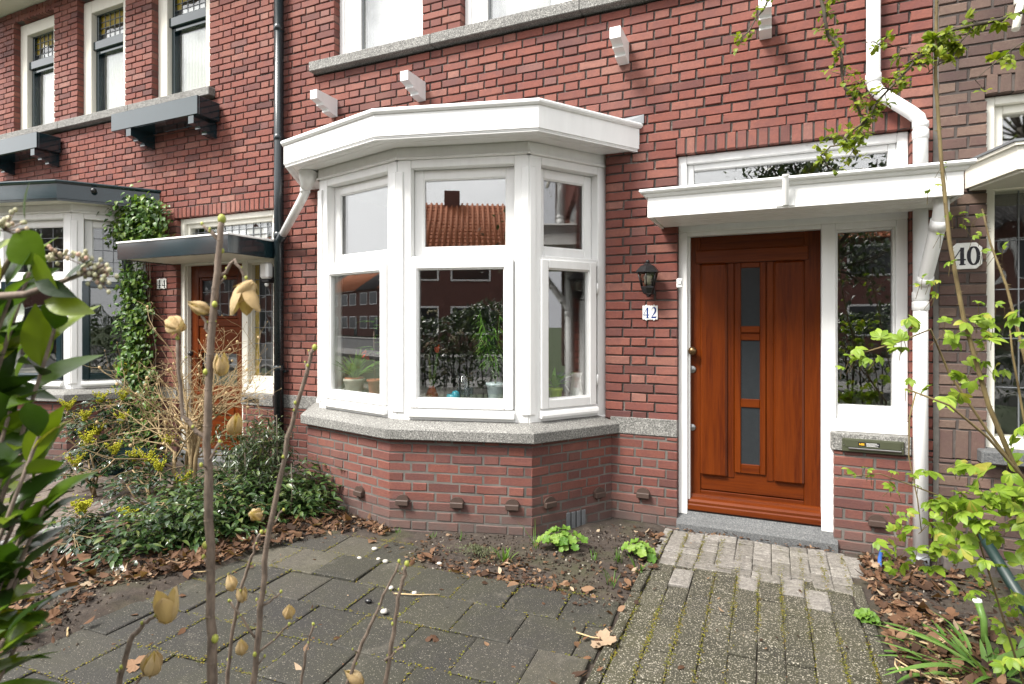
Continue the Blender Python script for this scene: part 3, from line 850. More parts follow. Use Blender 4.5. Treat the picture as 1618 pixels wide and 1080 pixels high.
def door44(H):
    d = MB(); w = -.118
    d.cbox(WALL,(-.572,-.16,.12),(-.44,w,2.13),.004,0); d.cbox(WALL,(.17,-.16,.12),(.300,w,2.13),.004,0)
    for a,b in ((2.0,2.13),(1.46,1.54),(1.20,1.26),(.70,.78),(.12,.22)): d.cbox(WALL,(-.44,-.16,a),(.17,w-.001,b),.004,1)
    for a,b in ((1.54,2.0),(.78,1.20)): ring4(d,WALL,-.44,.17,a,b,.035,-.15,w-.012,0,.008)
    d.cbox(WALL,(-.44,-.15,.22),(.17,w-.015,.70),.004,1); d.cbox(WALL,(-.38,-.15,.50),(.11,w-.004,.62),.01,1)
    d.cbox(WALL,(-.44,-.15,.70),(.17,w+.02,.735),.01,1)
    d.cbox(WALL,(-.44,-.15,1.26),(.17,w-.014,1.46),.004,1)
    o = d.build('front_door', [M['woodv'], M['woodh']], H)
    for a,b,nx,nz in ((1.575,1.965,4,3),(.815,1.165,4,3)):
        pane('leaded_light', WALL, -.405,.135,a,b,w-.03,M['glassold'],o,(nx,nz))
    k = MB(); k.cbox(WALL,(-.25,w-.01,.535),(.0,w+.006,.595),.004); k.cbox(WALL,(-.22,w,.55),(-.03,w+.012,.58),.004); k.build('mail_flap', M['brass'], o)
    k = MB(); k.blob((-.50,-(w+.05),1.16),.03,.03,.03,12,8); k.build('door_knob', M['black'], o)

H42 = terraced_house(0, 42)
H44 = terraced_house(-5.38, 44)
# dark drainpipe of the green trimmed house (stands at the joint)
pb = MB(); X = .933; pb.tube([(X,-.062,5.6),(X,-.062,-.02)], .046, 16)
for z in (3.32,2.36,1.05,4.4): pipe_collar(pb, X, -.062, z, .046, .05, .006)
for z in (3.30,1.02): pb.cbox(W3,(X-.07,-.05,z-.012),(X+.07,-.0,z+.012),.003)
pb.build('downpipe', M['pipeblk'], H44)

# ---------------- brown brick neighbour
H40 = thing('terraced_house', (.93,0,0), 'brown brick terraced house with cream window frame and slanted cream canopy', 'house', 'terraced houses in the row')
wb = MB(); Hh = [(.255,2.3,.66,2.872),(.245,2.3,2.868,3.0)]
bricks(wb, WALL, .012, 2.6, .84, 5.6, Hh, (0,1), .007, .1, 77, .11)
bricks(wb, WALL, .012, 2.6, -.16, .655, (), (0,1), .006, .1, 78, .11)
soldiers(wb, WALL, .012, .25, .655, .84, (0,1), 79, .006, .1, .08)
soldiers(wb, WALL, .245, 2.3, 2.872, 3.0, (0,1), 80, .007)
wb.build('brick_wall', [M['brickb'], M['mort']], H40)
jm = MB(); jm.quad([(-.016,.004,-.1),(.014,.004,-.1),(.014,.004,5.6),(-.016,.004,5.6)]); jm.build('mortar_joint', M['mortl'], H40)
pz = MB(); pz.cbox(W3,(.02,-.10,-.2),(2.6,.0,.075),.01); pz.build('concrete_base', M['mort'], H40)
w4 = MB(); ring4(w4, WALL, .255, 2.3, .70, 2.872, .05, -.2, -.05, 0, .004, .10); w4.cbox(WALL,(.305,-.2,2.30),(2.25,-.06,2.46),.004)
ring4(w4, WALL, .305, 2.25, 2.46, 2.822, .05, -.2, -.09,0,.004); w4.cbox(WALL,(1.1,-.2,.80),(1.2,-.06,2.3),.004)
wo = w4.build('window', M['cream'], H40)
pane('pane', WALL, .305,1.1,.80,2.3,-.11,M['glassold'],wo,(6,5)); pane('pane', WALL, 1.2,2.25,.80,2.3,-.11,M['glassold'],wo,(6,5)); pane('pane', WALL, .355,2.2,2.5,2.78,-.13,M['glass'],wo)
ss = MB(); ss.cbox(W3,(.205,-.09,.655),(2.4,.1,.735),.008); ss.build('stone_sill', M['blue'], H40)
cp = MB(); poly = [(.145,0),(.265,-.45),(2.4,-.45),(2.4,0)]
def prism(mb, poly, z0, z1, mat=0):
    b = len(mb.v); n = len(poly); mb.v += [(x,y,z0) for x,y in poly]; mb.v += [(x,y,z1) for x,y in poly]
    mb.face(tuple(range(b+n-1,b-1,-1)), mat); mb.face(tuple(range(b+n,b+2*n)), mat)
    for k in range(n): mb.face((b+k,b+(k+1)%n,b+n+(k+1)%n,b+n+k), mat)
prism(cp, poly, 2.315, 2.440)
prism(cp, [(.165,0),(.285,-.43),(2.4,-.43),(2.4,0)], 2.300, 2.314)
prism(cp, [(.125,0),(.25,-.468),(2.4,-.468),(2.4,0)], 2.441, 2.458)
co = cp.build('canopy', M['cream'], H40)
lr = MB(); prism(lr, [(.115,0),(.242,-.475),(2.4,-.475),(2.4,0)], 2.459, 2.472); lr.build('canopy_roof', M['lead'], co)
bx = MB(); bx.hexa([(.27,.11,0),(2.6,.11,0),(2.6,.2,0),(.27,.2,0),(.27,.11,.7),(2.6,.11,.7),(2.6,.2,.7),(.27,.2,.7)])
bx.hexa([(.0,.11,2.9),(2.6,.11,2.9),(2.6,.2,2.9),(.0,.2,2.9),(.0,.11,5.6),(2.6,.11,5.6),(2.6,.2,5.6),(.0,.2,5.6)])
bx.hexa([(.0,.11,0),(.26,.11,0),(.26,.2,0),(.0,.2,0),(.0,.11,2.9),(.26,.11,2.9),(.26,.2,2.9),(.0,.2,2.9)])
bx.build('inner_wall', M['dark'], H40)
br = MB(); br.tube([(.42,-.02,3.42),(.36,-.16,3.30),(.33,-.20,3.16)], .02, 8); br.cbox(W3,(.38,-.03,3.38),(.46,0,3.50),.004); br.build('bracket', M['cream'], H40)

# ---------------- rooms behind the windows
def room(H, x0, x1, z0, z1, y0, y1, name='interior'):
    m = MB()
    m.quad([(x0,y1,z0),(x1,y1,z0),(x1,y1,z1),(x0,y1,z1)]); m.quad([(x0,y0,z0),(x0,y1,z0),(x0,y1,z1),(x0,y0,z1)])
    m.quad([(x1,y0,z0),(x1,y1,z0),(x1,y1,z1),(x1,y0,z1)]); m.quad([(x0,y0,z0),(x1,y0,z0),(x1,y1,z0),(x0,y1,z0)],1)
    m.quad([(x0,y0,z1),(x1,y0,z1),(x1,y1,z1),(x0,y1,z1)])
    return m.build(name, [M['room'],M['dark']], H)
for H in (H42,H44):
    room(H,-4.4,-.95,.1,2.94,.24,4.5); room(H,-.9,.85,-.02,2.94,.24,3.5); room(H,-4.4,.85,3.2,5.6,.24,3.0)
    cl = MB(); q = offset(PLINTH,-.10); b = 0; cl.v += [(x,y,2.80) for x,y in [(q[0][0],.3)]+q[1:4]+[(q[4][0],.3)]]; cl.face((0,1,2,3,4)); cl.build('bay_ceiling', M['room'], H)
room(H40,.05,2.55,-.02,2.85,.2,3.5)
# ------------------------------------------------------------------ small things on the fronts
def strokes(mb, F, u0, z0, h, w, paths, mat=0, step=24):
    """paths: list of (x,y,halfwidth-x,halfwidth-y) polylines in a unit box swept by an elliptical nib"""
    for pth in paths:
        pts = []
        for (a,b) in zip(pth, pth[1:]):
            for i in range(step): t = i/step; pts.append(tuple(a[k]+(b[k]-a[k])*t for k in range(len(a))))
        pts.append(pth[-1])
        L = []; R = []
        for i,p in enumerate(pts):
            q = pts[min(i+1,len(pts)-1)]; o = pts[max(i-1,0)]
            dx,dy = q[0]-o[0], q[1]-o[1]; l = math.hypot(dx,dy) or 1
            nx,ny = -dy/l, dx/l
            r = p[2]
            L.append((p[0]+nx*r,p[1]+ny*r)); R.append((p[0]-nx*r,p[1]-ny*r))
        b = len(mb.v); n = len(pts)
        for (x,y) in L: mb.v.append(F(u0+x*w, w_off[0], z0+y*h))
        for (x,y) in R: mb.v.append(F(u0+x*w, w_off[0], z0+y*h))
        for i in range(n-1): mb.face((b+i,b+n+i,b+n+i+1,b+i+1),mat)
        w_off[0] += .00025
w_off = [0.]
def arc(cx,cy,rx,ry,a0,a1,hw,n=14):
    return [(cx+rx*math.cos(math.radians(a0+(a1-a0)*i/n)), cy+ry*math.sin(math.radians(a0+(a1-a0)*i/n)), hw(a0+(a1-a0)*i/n)) for i in range(n+1)]
def digit(mb, F, d, u0, z0, h, w, heavy=.11):
    t = .035
    if d == '4':
        ps = [[(.70,.03,heavy),(.70,.98,heavy)],[(.66,.97,t),(.06,.30,t)],[(.04,.29,t*1.2),(.98,.29,t*1.2)],[(.48,.02,t),(.95,.02,t)]]
    elif d == '2':
        hw = lambda a: t+ (heavy-t)*max(0,math.cos(math.radians(a-10)))**1.2 if a < 120 else t*1.6
        top = arc(.48,.72,.34,.25,165,-40,lambda a: t+(heavy-t)*max(0,math.cos(math.radians(a-5))))
        ps = [top+[(.50,.36,heavy*.55),(.14,.10,t)],[(.08,.07,t*2.0),(.92,.07,t*2.4)],[(.90,.07,t),(.93,.24,t*.7)],[(.17,.74,t*2.0),(.24,.72,t*2.0)]]
    else:
        ps = [arc(.5,.5,.36,.47,0,360,lambda a: t+(heavy-t)*abs(math.cos(math.radians(a)))**1.3,40)]
    strokes(mb, F, u0, z0, h, w, ps, 0, 6)
def plate(name, loc, outline, digits, dmat, label, group='house number signs'):
    t = thing(name, loc, label, 'house number', group)
    m = MB(); b = 0; n = len(outline)
    m.v += [(u,-.0,z) for u,z in outline]; m.v += [(u,-.006,z) for u,z in outline]
    m.v += [(u*.96,-.0085,z*.96) for u,z in outline]
    m.face(tuple(range(2*n,3*n)))
    for k in range(n):
        m.face((k,(k+1)%n,n+(k+1)%n,n+k)); m.face((n+k,n+(k+1)%n,2*n+(k+1)%n,2*n+k))
    fix_normals(m.build('plate', M['enamel'], t))
    for (d,u,z,h,w,hv) in digits:
        g = MB(); w_off[0] = .0093; digit(g, WALL, d, u, z, h, w, hv); g.build('numeral', dmat, t)
    return t
def wavy(hw, hh):
    pts = []
    for s in (1,-1):
        xs = [-1,-.86,-.72,-.5,-.28,-.12,0,.12,.28,.5,.72,.86,1]; zs = [.84,.88,.84,1,.84,.93,.80,.93,.84,1,.84,.88,.84]
        row = [(x*hw, s*z*hh) for x,z in zip(xs,zs)]
        pts += row if s == 1 else row[::-1]
    return pts
plate('house_number_sign',(-.832,-.003,1.572), wavy(.056,.060), [('4',-.051,-.041,.080,.046,.13),('2',.006,-.041,.080,.042,.14)], M['numblue'], 'small white enamel sign with blue 42 under the black lantern')
plate('house_number_sign',(-6.25,-.003,1.937), wavy(.078,.062), [('4',-.068,-.046,.09,.06,.13),('4',.010,-.046,.09,.06,.13)], M['numblack'], 'white enamel sign with black 44 beside the leafy climber')
oc = [(-.078,.05),(-.048,.08),(.048,.08),(.078,.05),(.078,-.05),(.048,-.08),(-.048,-.08),(-.078,-.05)]
plate('house_number_sign',(1.080,-.003,1.903), oc, [('4',-.068,-.054,.108,.066,.15),('0',.002,-.056,.112,.066,.15)], M['numblack'], 'eight sided white sign with bold black 40 on brown brick')

def lantern():
    L = thing('wall_lantern',(-.832,-.0,1.81),'black iron wall lantern on red brick between bay and front door','lamp')
    m = MB()
    def ring(r,z,y=-.085): return [(r*math.cos(2*PI*(k+.5)/6), y+r*math.sin(2*PI*(k+.5)/6), z) for k in range(6)]
    def loft(rs, mat=0):
        b = len(m.v)
        for q in rs: m.v.extend(q)
        for i in range(len(rs)-1):
            for k in range(6): m.face((b+6*i+k,b+6*i+(k+1)%6,b+6*i+6+(k+1)%6,b+6*i+6+k),mat)
    loft([ring(.078,.052),ring(.078,.058),ring(.046,.098),ring(.022,.112),ring(.018,.120)])
    loft([ring(.078,.052),ring(.06,.046)])
    m.blob((0,-.085,.130),.014,.014,.013,10,6)
    loft([ring(.042,-.062),ring(.046,-.058),ring(.046,-.050),ring(.042,-.048)]); loft([ring(.012,-.108),ring(.030,-.098),ring(.043,-.062)])
    m.blob((0,-.085,-.112),.010,.010,.012,8,5)
    for k in range(6):
        a = 2*PI*(k+.5)/6
        m.tube([(.040*math.cos(a),-.085+.040*math.sin(a),-.052),(.063*math.cos(a),-.085+.063*math.sin(a),.050)],.0045,6)
    m.cbox(W3,(-.030,-.012,-.10),(.030,0,.10),.004)
    m.tube([(0,-.01,-.09),(0,-.03,-.115),(0,-.06,-.118),(0,-.085,-.108)],.008,8)
    m.build('lantern_cage',M['black'],L)
    g = MB(); b = 0
    rs = [ring(.036,-.048),ring(.058,.046)]; g.v += rs[0]+rs[1]
    for k in range(6): g.face((k,(k+1)%6,6+(k+1)%6,6+k))
    g.build('lantern_glass',mat_glass('lantern_glass',.06,(.8,.8,.76)),L)
    bl = MB(); bl.lathe([(.001,-.035),(.022,-.033),(.022,.0),(.028,.02),(.018,.04),(.001,.044)],(0,-.085,0),14); bl.build('bulb',M['potcream'],L)
lantern()
bpy.data.objects['wall_lantern'].scale = (1.16,1.16,1.02)
db = thing('doorbell',(-.612,-.055,1.781),'small white doorbell button on the white jamb of the wooden door','doorbell')
m = MB(); m.cbox(W3,(-.021,-.014,-.034),(.021,0,.034),.006); m.build('bell_plate',M['pvc'],db)
m = MB()
for r0,r1,y in ((.016,.0135,-.0165),): m.tube([(0,-.0138,.004),(0,-.0165,.004)],.0165,20)
m.build('bell_rim',M['lead'],db)
m = MB(); m.tube([(0,-.015,.004),(0,-.0185,.004)],.0125,20); m.build('bell_button',M['enamel'],db)

lb = thing('letterbox',(.58,-.012,.702),'olive green letterbox slot with opt-out sticker set in granite block','letterbox')
m = MB(); m.cbox(W3,(-.165,-.014,-.045),(.178,0,.042),.004); m.build('face_plate',M['olive'],lb)
m = MB(); m.cbox(W3,(-.148,-.018,-.014),(.160,-.014,.034),.004); m.build('flap',M['olive'],lb)
m = MB(); m.cbox(W3,(-.13,-.026,-.026),(.163,-.014,-.016),.003); m.build('handle_lip',M['steel'],lb)
m = MB(); m.cbox(W3,(-.075,-.0186,-.004),(-.035,-.018,.022),.0005,0); m.cbox(W3,(-.033,-.0186,-.004),(.045,-.018,.022),.0005,1)
m.build('sticker',[M['numblack'],M['numblack']],lb)
def text_obj(txt, loc, size, mat, parent, name='lettering', bold=.0):
    cu = bpy.data.curves.new(name,'FONT'); cu.body = txt; cu.size = size; cu.align_x = 'CENTER'; cu.offset = bold; cu.extrude = .0002
    ob = bpy.data.objects.new(name,cu); COL.objects.link(ob); ob.data.materials.append(mat)
    me = bpy.data.meshes.new_from_object(ob.evaluated_get(bpy.context.evaluated_depsgraph_get())); bpy.data.objects.remove(ob)
    ob = bpy.data.objects.new(name,me); COL.objects.link(ob); me.materials.clear(); me.materials.append(mat)
    ob.location = loc; ob.rotation_euler = (PI/2,0,0); ob.parent = parent; return ob
text_obj('NEE',(-.055,-.0190,.0035),.017,mat_flat('sticker_yellow',(.75,.42,.02),.5),lb,'lettering',.0006)
ls = MB()
for k,(a,b) in enumerate(((-.03,.03),(-.03,.04),(-.03,.02),(-.03,.036))): ls.cbox(W3,(a,-.019,.016-.006*k),(b,-.0186,.018-.006*k),.0002)
ls.build('fine_print',M['enamel'],lb)
for k in (-.155,.168):
    m = MB(); m.tube([(k,-.014,-.002),(k,-.0165,-.002)],.004,8); m.build('screw',M['steel'],lb)
lb2 = thing('letterbox',(-4.87,-.014,.705),'dark letter slot cut in the granite block of the green trimmed house','letterbox')
m = MB(); m.cbox(W3,(-.10,-.002,-.024),(.10,.004,.024),.003); m.build('slot',M['black'],lb2)
m = MB(); m.cbox(W3,(-.096,-.004,.006),(.096,-.001,.021),.002); m.build('flap',M['pipeblk'],lb2)
sl = thing('security_light',(-4.60,-.0,1.98),'white plastic outdoor light beside the dark drainpipe','lamp')
m = MB(); m.cbox(W3,(-.055,-.12,-.045),(.055,-.03,.115),.02); m.build('light_cover',M['pvc'],sl)
m = MB(); m.cbox(W3,(-.045,-.10,-.085),(.045,-.0,-.045),.01); m.cbox(W3,(-.03,-.03,-.08),(.03,0,.08),.005); m.build('light_base',M['black'],sl)
m = MB(); m.blob((0,-.07,-.10),.022,.022,.022,10,6); m.build('sensor',M['enamel'],sl)
sc = thing('security_camera',(-6.625,-.50,2.905),'small black camera on the dark green bay cornice','camera')
m = MB(); m.tube([(0,-.0,0),(.035,-.025,0)],.024,12); m.blob((.045,-.032,-.004),.028,.028,.028,12,8); m.build('camera_body',M['black'],sc)

# window boxes of the green trimmed house
for x,lab in ((-6.005,'dark green window box on brackets, the one nearer the drainpipe'),(-8.79,'dark green window box on brackets, cut off by the left picture edge')):
    t = thing('window_box',(x,0,3.617),lab,'window box','window boxes on brackets')
    m = MB(); m.cbox(W3,(-.685,-.285,0),(.685,-.262,.19),.003); m.cbox(W3,(-.685,-.262,0),(-.66,-.02,.19),.003); m.cbox(W3,(.66,-.262,0),(.685,-.02,.19),.003)
    m.cbox(W3,(-.66,-.04,0),(.66,-.02,.19),.003); m.cbox(W3,(-.66,-.262,0),(.66,-.04,.02),.003)
    m.build('box',M['green'],t)
    m = MB(); m.cbox(W3,(-.658,-.26,.11),(.658,-.042,.15),.01); m.build('earth',M['soil'],t)

# ------------------------------------------------------------------ curtains and things inside
curtain_or_sky_sheet(-5.38,-3.66,-3.04,4.04,4.84,.235,'net curtain in the upper window nearest the cream eave')
curtain_or_sky_sheet(-5.38,-2.29,-1.66,4.04,4.84,.235,'net curtain in the middle upper window of the green trimmed house')
curtain_or_sky_sheet(-5.38,-.90,-.26,4.04,4.84,.235,'net curtain in the upper window nearest the dark drainpipe')
curtain_or_sky_sheet(0,-3.60,-3.02,4.06,5.40,.235,'added white sheet standing in for reflected sky in the upper window above the bay cornice ridge')  # no curtain here: white sheet added so the pane looks full of sky
curtain_or_sky_sheet(0,-2.25,-1.60,4.06,5.40,.235,'added white sheet standing in for reflected sky in the upper window above the short end of the bay')  # second added sheet, whitens this pane like mirrored sky

def pot(t, r, h, mat, c=(0,0,0), rim=.006):
    m = MB(); m.lathe([(.001,0),(r*.72,0),(r*.78,.01),(r*.97,h-.02),(r+rim,h-.018),(r+rim,h),(r-.004,h),(r-.01,h-.03),(.001,h-.03)],c,22)
    return m.build('pot',M[mat],t)
def strapfol(t, n, L, W, mat, z0, seed, spread=.7, droop=.5):
    r = random.Random(seed); m = MB()
    for k in range(n):
        a = r.uniform(0,2*PI); e = r.uniform(.5,1.45)
        d = V((math.cos(a)*math.cos(e)*spread, math.sin(a)*math.cos(e)*spread, math.sin(e)))
        m.leaf((r.uniform(-.02,.02),r.uniform(-.02,.02),z0), d, V((-math.cos(a),-math.sin(a),.6)), L*1.25*r.uniform(.6,1.1), W*1.15*r.uniform(.7,1.2), 0, 6, .35, droop*r.uniform(.3,1.1), 0)
    return m.build('foliage',M[mat],t)
ZB = .906
p1 = thing('potted_plant',(-3.20,-.46,ZB),'cream pot of broad strap leaves in the leftmost lower bay pane','plant','pot plants on the bay window sill')
pot(p1,.085,.125,'potcream'); m = MB(); m.lathe([(.07,.10),(.078,.135),(.074,.137)],(0,0,0),18); m.build('inner_pot',M['terra'],p1); strapfol(p1,22,.22,.036,'bamboo',.12,3,.62,.35)
p2 = thing('potted_plant',(-2.97,-.48,ZB),'terracotta pot with a red flowering plant beside the cream pot','plant','pot plants on the bay window sill')
pot(p2,.062,.13,'terra'); m = MB(); m.tube([(0,0,.1),(-.01,0,.3),(-.02,.01,.52)],.004,6); m.build('stem',M['stem'],p2)
m = MB(); rr = random.Random(8)
for k in range(26):
    z = rr.uniform(.15,.62); a = rr.uniform(0,6.28); m.leaf((-.015,0,z),(math.cos(a),math.sin(a),.35),(0,0,1),rr.uniform(.09,.16),.03,0,4,.3,.4)
m.build('foliage',M['bamboo'],p2)
m = MB()
for k in range(12):
    a = rr.uniform(0,6.28); m.leaf((-.075,-.03,.34+rr.uniform(-.03,.04)),(math.cos(a),math.sin(a),-.5),(0,0,1),.05,.022,0,3)
m.build('flower',M['redfl'],p2)
p3 = thing('potted_plant',(-2.38,-.56,ZB),'budding amaryllis bulb behind the middle lower bay pane','plant','pot plants on the bay window sill')
m = MB(); m.lathe([(.001,0),(.04,.005),(.048,.04),(.03,.08),(.018,.11)],(0,0,0),14); m.build('bulb',M['terra'],p3)
m = MB(); m.tube([(0,0,.09),(.03,0,.25),(.05,0,.36)],.010,8); m.leaf((-.01,0,.09),(-.05,0,1),(0,-1,0),.26,.03,0,5,.2,0,2); m.leaf((.01,0,.09),(.16,0,1),(0,-1,0),.27,.03,0,5,.2,0,2); m.build('foliage',M['blade'],p3)
m = MB(); m.leaf((.05,0,.35),(.1,-.05,1),(0,-1,0),.08,.03,0,4,.5); m.leaf((.05,0,.36),(-.4,-.05,.8),(0,-1,0),.06,.024,0,4,.5); m.build('flower_bud',M['redfl'],p3)
p4 = thing('potted_plant',(-1.90,-.43,ZB),'tall feathery bamboo-like plant in a pale white pot in the bay','plant','pot plants on the bay window sill')
pot(p4,.07,.14,'potwhite'); m = MB(); rr = random.Random(12); f = MB()
for k in range(7):
    a = rr.uniform(0,6.28); x,y = .08*math.cos(a)-.05, .07*math.sin(a); hh = rr.uniform(.38,.72)
    m.tube([(0,0,.12),(x*.4,y*.4,hh*.5),(x,y,hh)],.003,5)
    for j in range(34):
        t = rr.uniform(.3,1); px,py,pz = x*t,y*t,.12+(hh-.12)*t; b = rr.uniform(0,6.28)
        f.leaf((px,py,pz),(math.cos(b),math.sin(b),rr.uniform(-.3,.4)),(0,0,1),rr.uniform(.06,.13),.011,0,3,.2,.6)
m.build('stem',M['bamboo'],p4); f.build('foliage',M['bamboo'],p4)
p5 = thing('potted_plant',(-1.50,-.22,ZB),'lime green pot with a drooping leafy plant in the narrow right bay pane','plant','pot plants on the bay window sill')
pot(p5,.052,.10,'potlime'); strapfol(p5,18,.13,.04,'bamboo',.1,7,.7,.8)
j = thing('pitcher',(-1.375,-.10,ZB),'white enamel pitcher beside the lime green pot in the bay','pitcher')
m = MB(); m.lathe([(.001,0),(.05,0),(.054,.01),(.050,.06),(.036,.14),(.034,.17),(.046,.205),(.044,.206),(.03,.17)],(0,0,0),20); m.build('body',M['enamel'],j)
m = MB(); m.tube([(-.04,-.01,.18),(-.075,-.02,.17),(-.08,-.02,.11),(-.05,-.01,.06)],.006,7); m.build('handle',M['enamel'],j)
b = thing('glass_ornament',(-2.21,-.53,ZB),'aqua blue glass ornament between the amaryllis and the white pot','ornament')
m = MB(); m.lathe([(.001,0),(.05,0),(.056,.02),(.05,.05),(.02,.052)],(0,0,0),9); m.blob((.02,0,.05),.035,.03,.03,7,5); m.build('ornament_body',M['aqua'],b)
vs = thing('glass_vase',(-2.20,-.36,ZB),'clear glass vase behind the blue ornament in the bay','vase')
m = MB(); m.lathe([(.055,.0),(.06,.01),(.075,.20),(.077,.20),(.062,.01)],(0,0,0),20); m.build('vase_body',mat_glass('vase_glass',.10,(.8,.86,.88)),vs)
# inside the green trimmed house
for x,y,lab in ((-6.72,-.08,'yellow cushion by the green vase in the green trimmed bay'),(-6.50,.12,'yellow cushion deeper inside the green trimmed bay')):
    c = MB(); c.blob((0,0,.075),.17,.10,.08,16,8); tag(c.build('cushion',M['cushion'],None,(x,y,ZB)),lab,'cushion','yellow cushions')
gv = MB(); gv.lathe([(.001,0),(.03,0),(.034,.04),(.022,.10),(.034,.15),(.032,.15),(.02,.1)],(0,0,0),14); tag(gv.build('glass_vase',M['greengl'],None,(-6.66,-.20,ZB)),'green glass vase on the sill among yellow cushions','vase')
op = thing('potted_plant',(-7.12,-.38,ZB),'orange pot plant in the lower pane of the green trimmed bay','plant'); pot(op,.09,.15,'orange'); strapfol(op,16,.22,.03,'bamboo',.14,9,.6,.4)

# ------------------------------------------------------------------ ground
def soilz(x, y):
    z = -.012
    if x < -2.75 and -2.9 < y: z += .05*min(1,max(0,(-2.75-x)/.4))
    if -2.2 < x < -.74 and y > -1.28: z += .014
    if x > .50: z += .012
    return z
g = MB(); r = random.Random(4); nx, ny = 150, 120; X0,X1,Y0,Y1 = -8.8,3.0,-6.6,.02
for j in range(ny+1):
    for i in range(nx+1):
        x = X0+(X1-X0)*i/nx; y = Y0+(Y1-Y0)*j/ny
        z = soilz(x,y)+r.uniform(-.007,.007)
        if -3.1 < x < -.70 and y < -1.30 or -.70 < x < .48: z = (-.016 if x > -.72 else -.009)+r.uniform(-.004,.003)
        if x < -4.72 and y < -.0: z = min(z,-.016)
        g.v.append((x,y,z))
for j in range(ny):
    for i in range(nx):
        o = j*(nx+1)+i; g.face((o,o+1,o+nx+2,o+nx+1),0,True)
struct(g,'ground_soil',M['soil'])
g = MB(); S = 220
for (a,b,c,d) in ((-S,-S,S,-14),(-S,-14,-8.8,.0),(3.0,-14,S,.0),(-8.8,-14,3.0,-6.6),(-S,0,S,S)):
    g.quad([(a,b,-.05),(c,b,-.05),(c,d,-.05),(a,d,-.05)])
struct(g,'ground',M['grassy'])
g = MB(); g.quad([(-S,-21,.0),(S,-21,.0),(S,-11.5,.0),(-S,-11.5,.0)]); struct(g,'road',M['asphalt'])
g = MB(); g.cbox(W3,(-S,-11.5,-.1),(S,-9.2,.10),.01); g.cbox(W3,(-S,-23,-.1),(S,-21,.10),.01); struct(g,'pavement',M['pavegrey'])
# dark slabs
g = MB(); r = random.Random(11); a0 = math.radians(3.5); ca,sa = math.cos(a0),math.sin(a0)
def TT(u,v,z): return (-.86+u*ca-v*sa, -1.30+u*sa+v*ca, z)
def bed_edge(y):
    pts = [(-6.6,-3.2),(-2.78,-3.25),(-2.35,-3.42),(-1.99,-3.2),(-1.54,-3.14),(-.95,-2.86),(0,-2.6)]
    for (ya,xa),(yb,xb) in zip(pts,pts[1:]):
        if ya <= y <= yb: return xa+(xb-xa)*(y-ya)/(yb-ya)
    return -3.2
for j in range(-2,18):
    off = .15 if j % 2 else 0
    for i in range(-12,5):
        u0 = -i*-.303+off-.303*2; v1 = -.303*(j-1); v0 = v1-.303
        cx,cy,_ = TT(u0+.15,(v0+v1)/2,0)
        if cx > -.66 or cx < bed_edge(cy)-.12: continue
        if cy > -1.30 and cx > -2.18: continue
        if cy > -.98-.1*(cx+2.5): continue
        z = .004+r.uniform(-.005,.005); t = [r.uniform(-.005,.005) for _ in range(4)]; gap = .0022; c = .006*r.uniform(.6,1.4)
        u1 = min(u0+.303, u0+(-.735+.010*max(0,-cy-.6)-TT(u0,v0,0)[0]))
        if u1-u0 < .03: continue
        lo = []
        for k,(u,v) in enumerate(((u0+gap,v0+gap),(u1-gap,v0+gap),(u1-gap,v1-gap),(u0+gap,v1-gap))):
            lo.append((u,v,z+t[k]))
        b0 = len(g.v); mid = ((u0+u1)/2,(v0+v1)/2)
        for (u,v,zz) in lo: g.v.append(TT(u,v,-.05))
        for (u,v,zz) in lo: g.v.append(TT(u,v,zz-.004))
        for (u,v,zz) in lo: g.v.append(TT(u+(c if u<mid[0] else -c),v+(c if v<mid[1] else -c),zz))
        for k in range(4):
            k2 = (k+1)%4; g.face((b0+k,b0+k2,b0+4+k2,b0+4+k)); g.face((b0+4+k,b0+4+k2,b0+8+k2,b0+8+k))
        g.face((b0+8,b0+9,b0+10,b0+11))
struct(g,'paving',M['tile'])
# brick path to the white-canopied door
gl = MB(); gd = MB(); r = random.Random(5)
def pbrick(mb,x0,x1,y0,y1,z=.0,c=.007,j=.003):
    x0 += r.uniform(-.002,.002); x1 += r.uniform(-.002,.002); y0 += r.uniform(-.004,.004); y1 += r.uniform(-.004,.004); c *= r.uniform(.6,1.5)
    zz = z+r.uniform(-.005,.005); tl = [r.uniform(-.004,.004) for _ in range(4)]
    P = [(x0,y0),(x1,y0),(x1,y1),(x0,y1)]; cx,cy = (x0+x1)/2,(y0+y1)/2; b0 = len(mb.v)
    for k,(x,y) in enumerate(P): mb.v.append((x,y,-.05))
    for k,(x,y) in enumerate(P): mb.v.append((x,y,zz+tl[k]-.004))
    for k,(x,y) in enumerate(P): mb.v.append((x+(c if x<cx else -c),y+(c if y<cy else -c),zz+tl[k]))
    for k in range(4):
        k2=(k+1)%4; mb.face((b0+k,b0+k2,b0+4+k2,b0+4+k)); mb.face((b0+4+k,b0+4+k2,b0+8+k2,b0+8+k))
    mb.face((b0+8,b0+9,b0+10,b0+11))
G_ = .0018
def px_(y): return -.690+.075*max(0,-y-.2)*.9
done = set()
for row in range(8):                                   # pale part: short basket courses
    y1 = -.045-.108*row; y0 = y1-.108
    if y1 < -.62: break
    x = -.655; k = 0
    while x < .37:
        w = .108
        if (x,row) in done: x = round(x+w,4); k += 1; continue
        if (k+row) % 4 == 1 and row < 4:
            pbrick(gl,x+G_,x+w-G_,y0-.108+G_,y1-G_); done.add((x,row+1))
        elif r.random() < .2 and x+.216 < .37 and (round(x+.108,4),row) not in done: pbrick(gl,x+G_,x+.216-G_,y0+G_,y1-G_); x = round(x+.108,4); k += 1
        else: pbrick(gl,x+G_,x+w-G_,y0+G_,y1-G_)
        x = round(x+w,4); k += 1
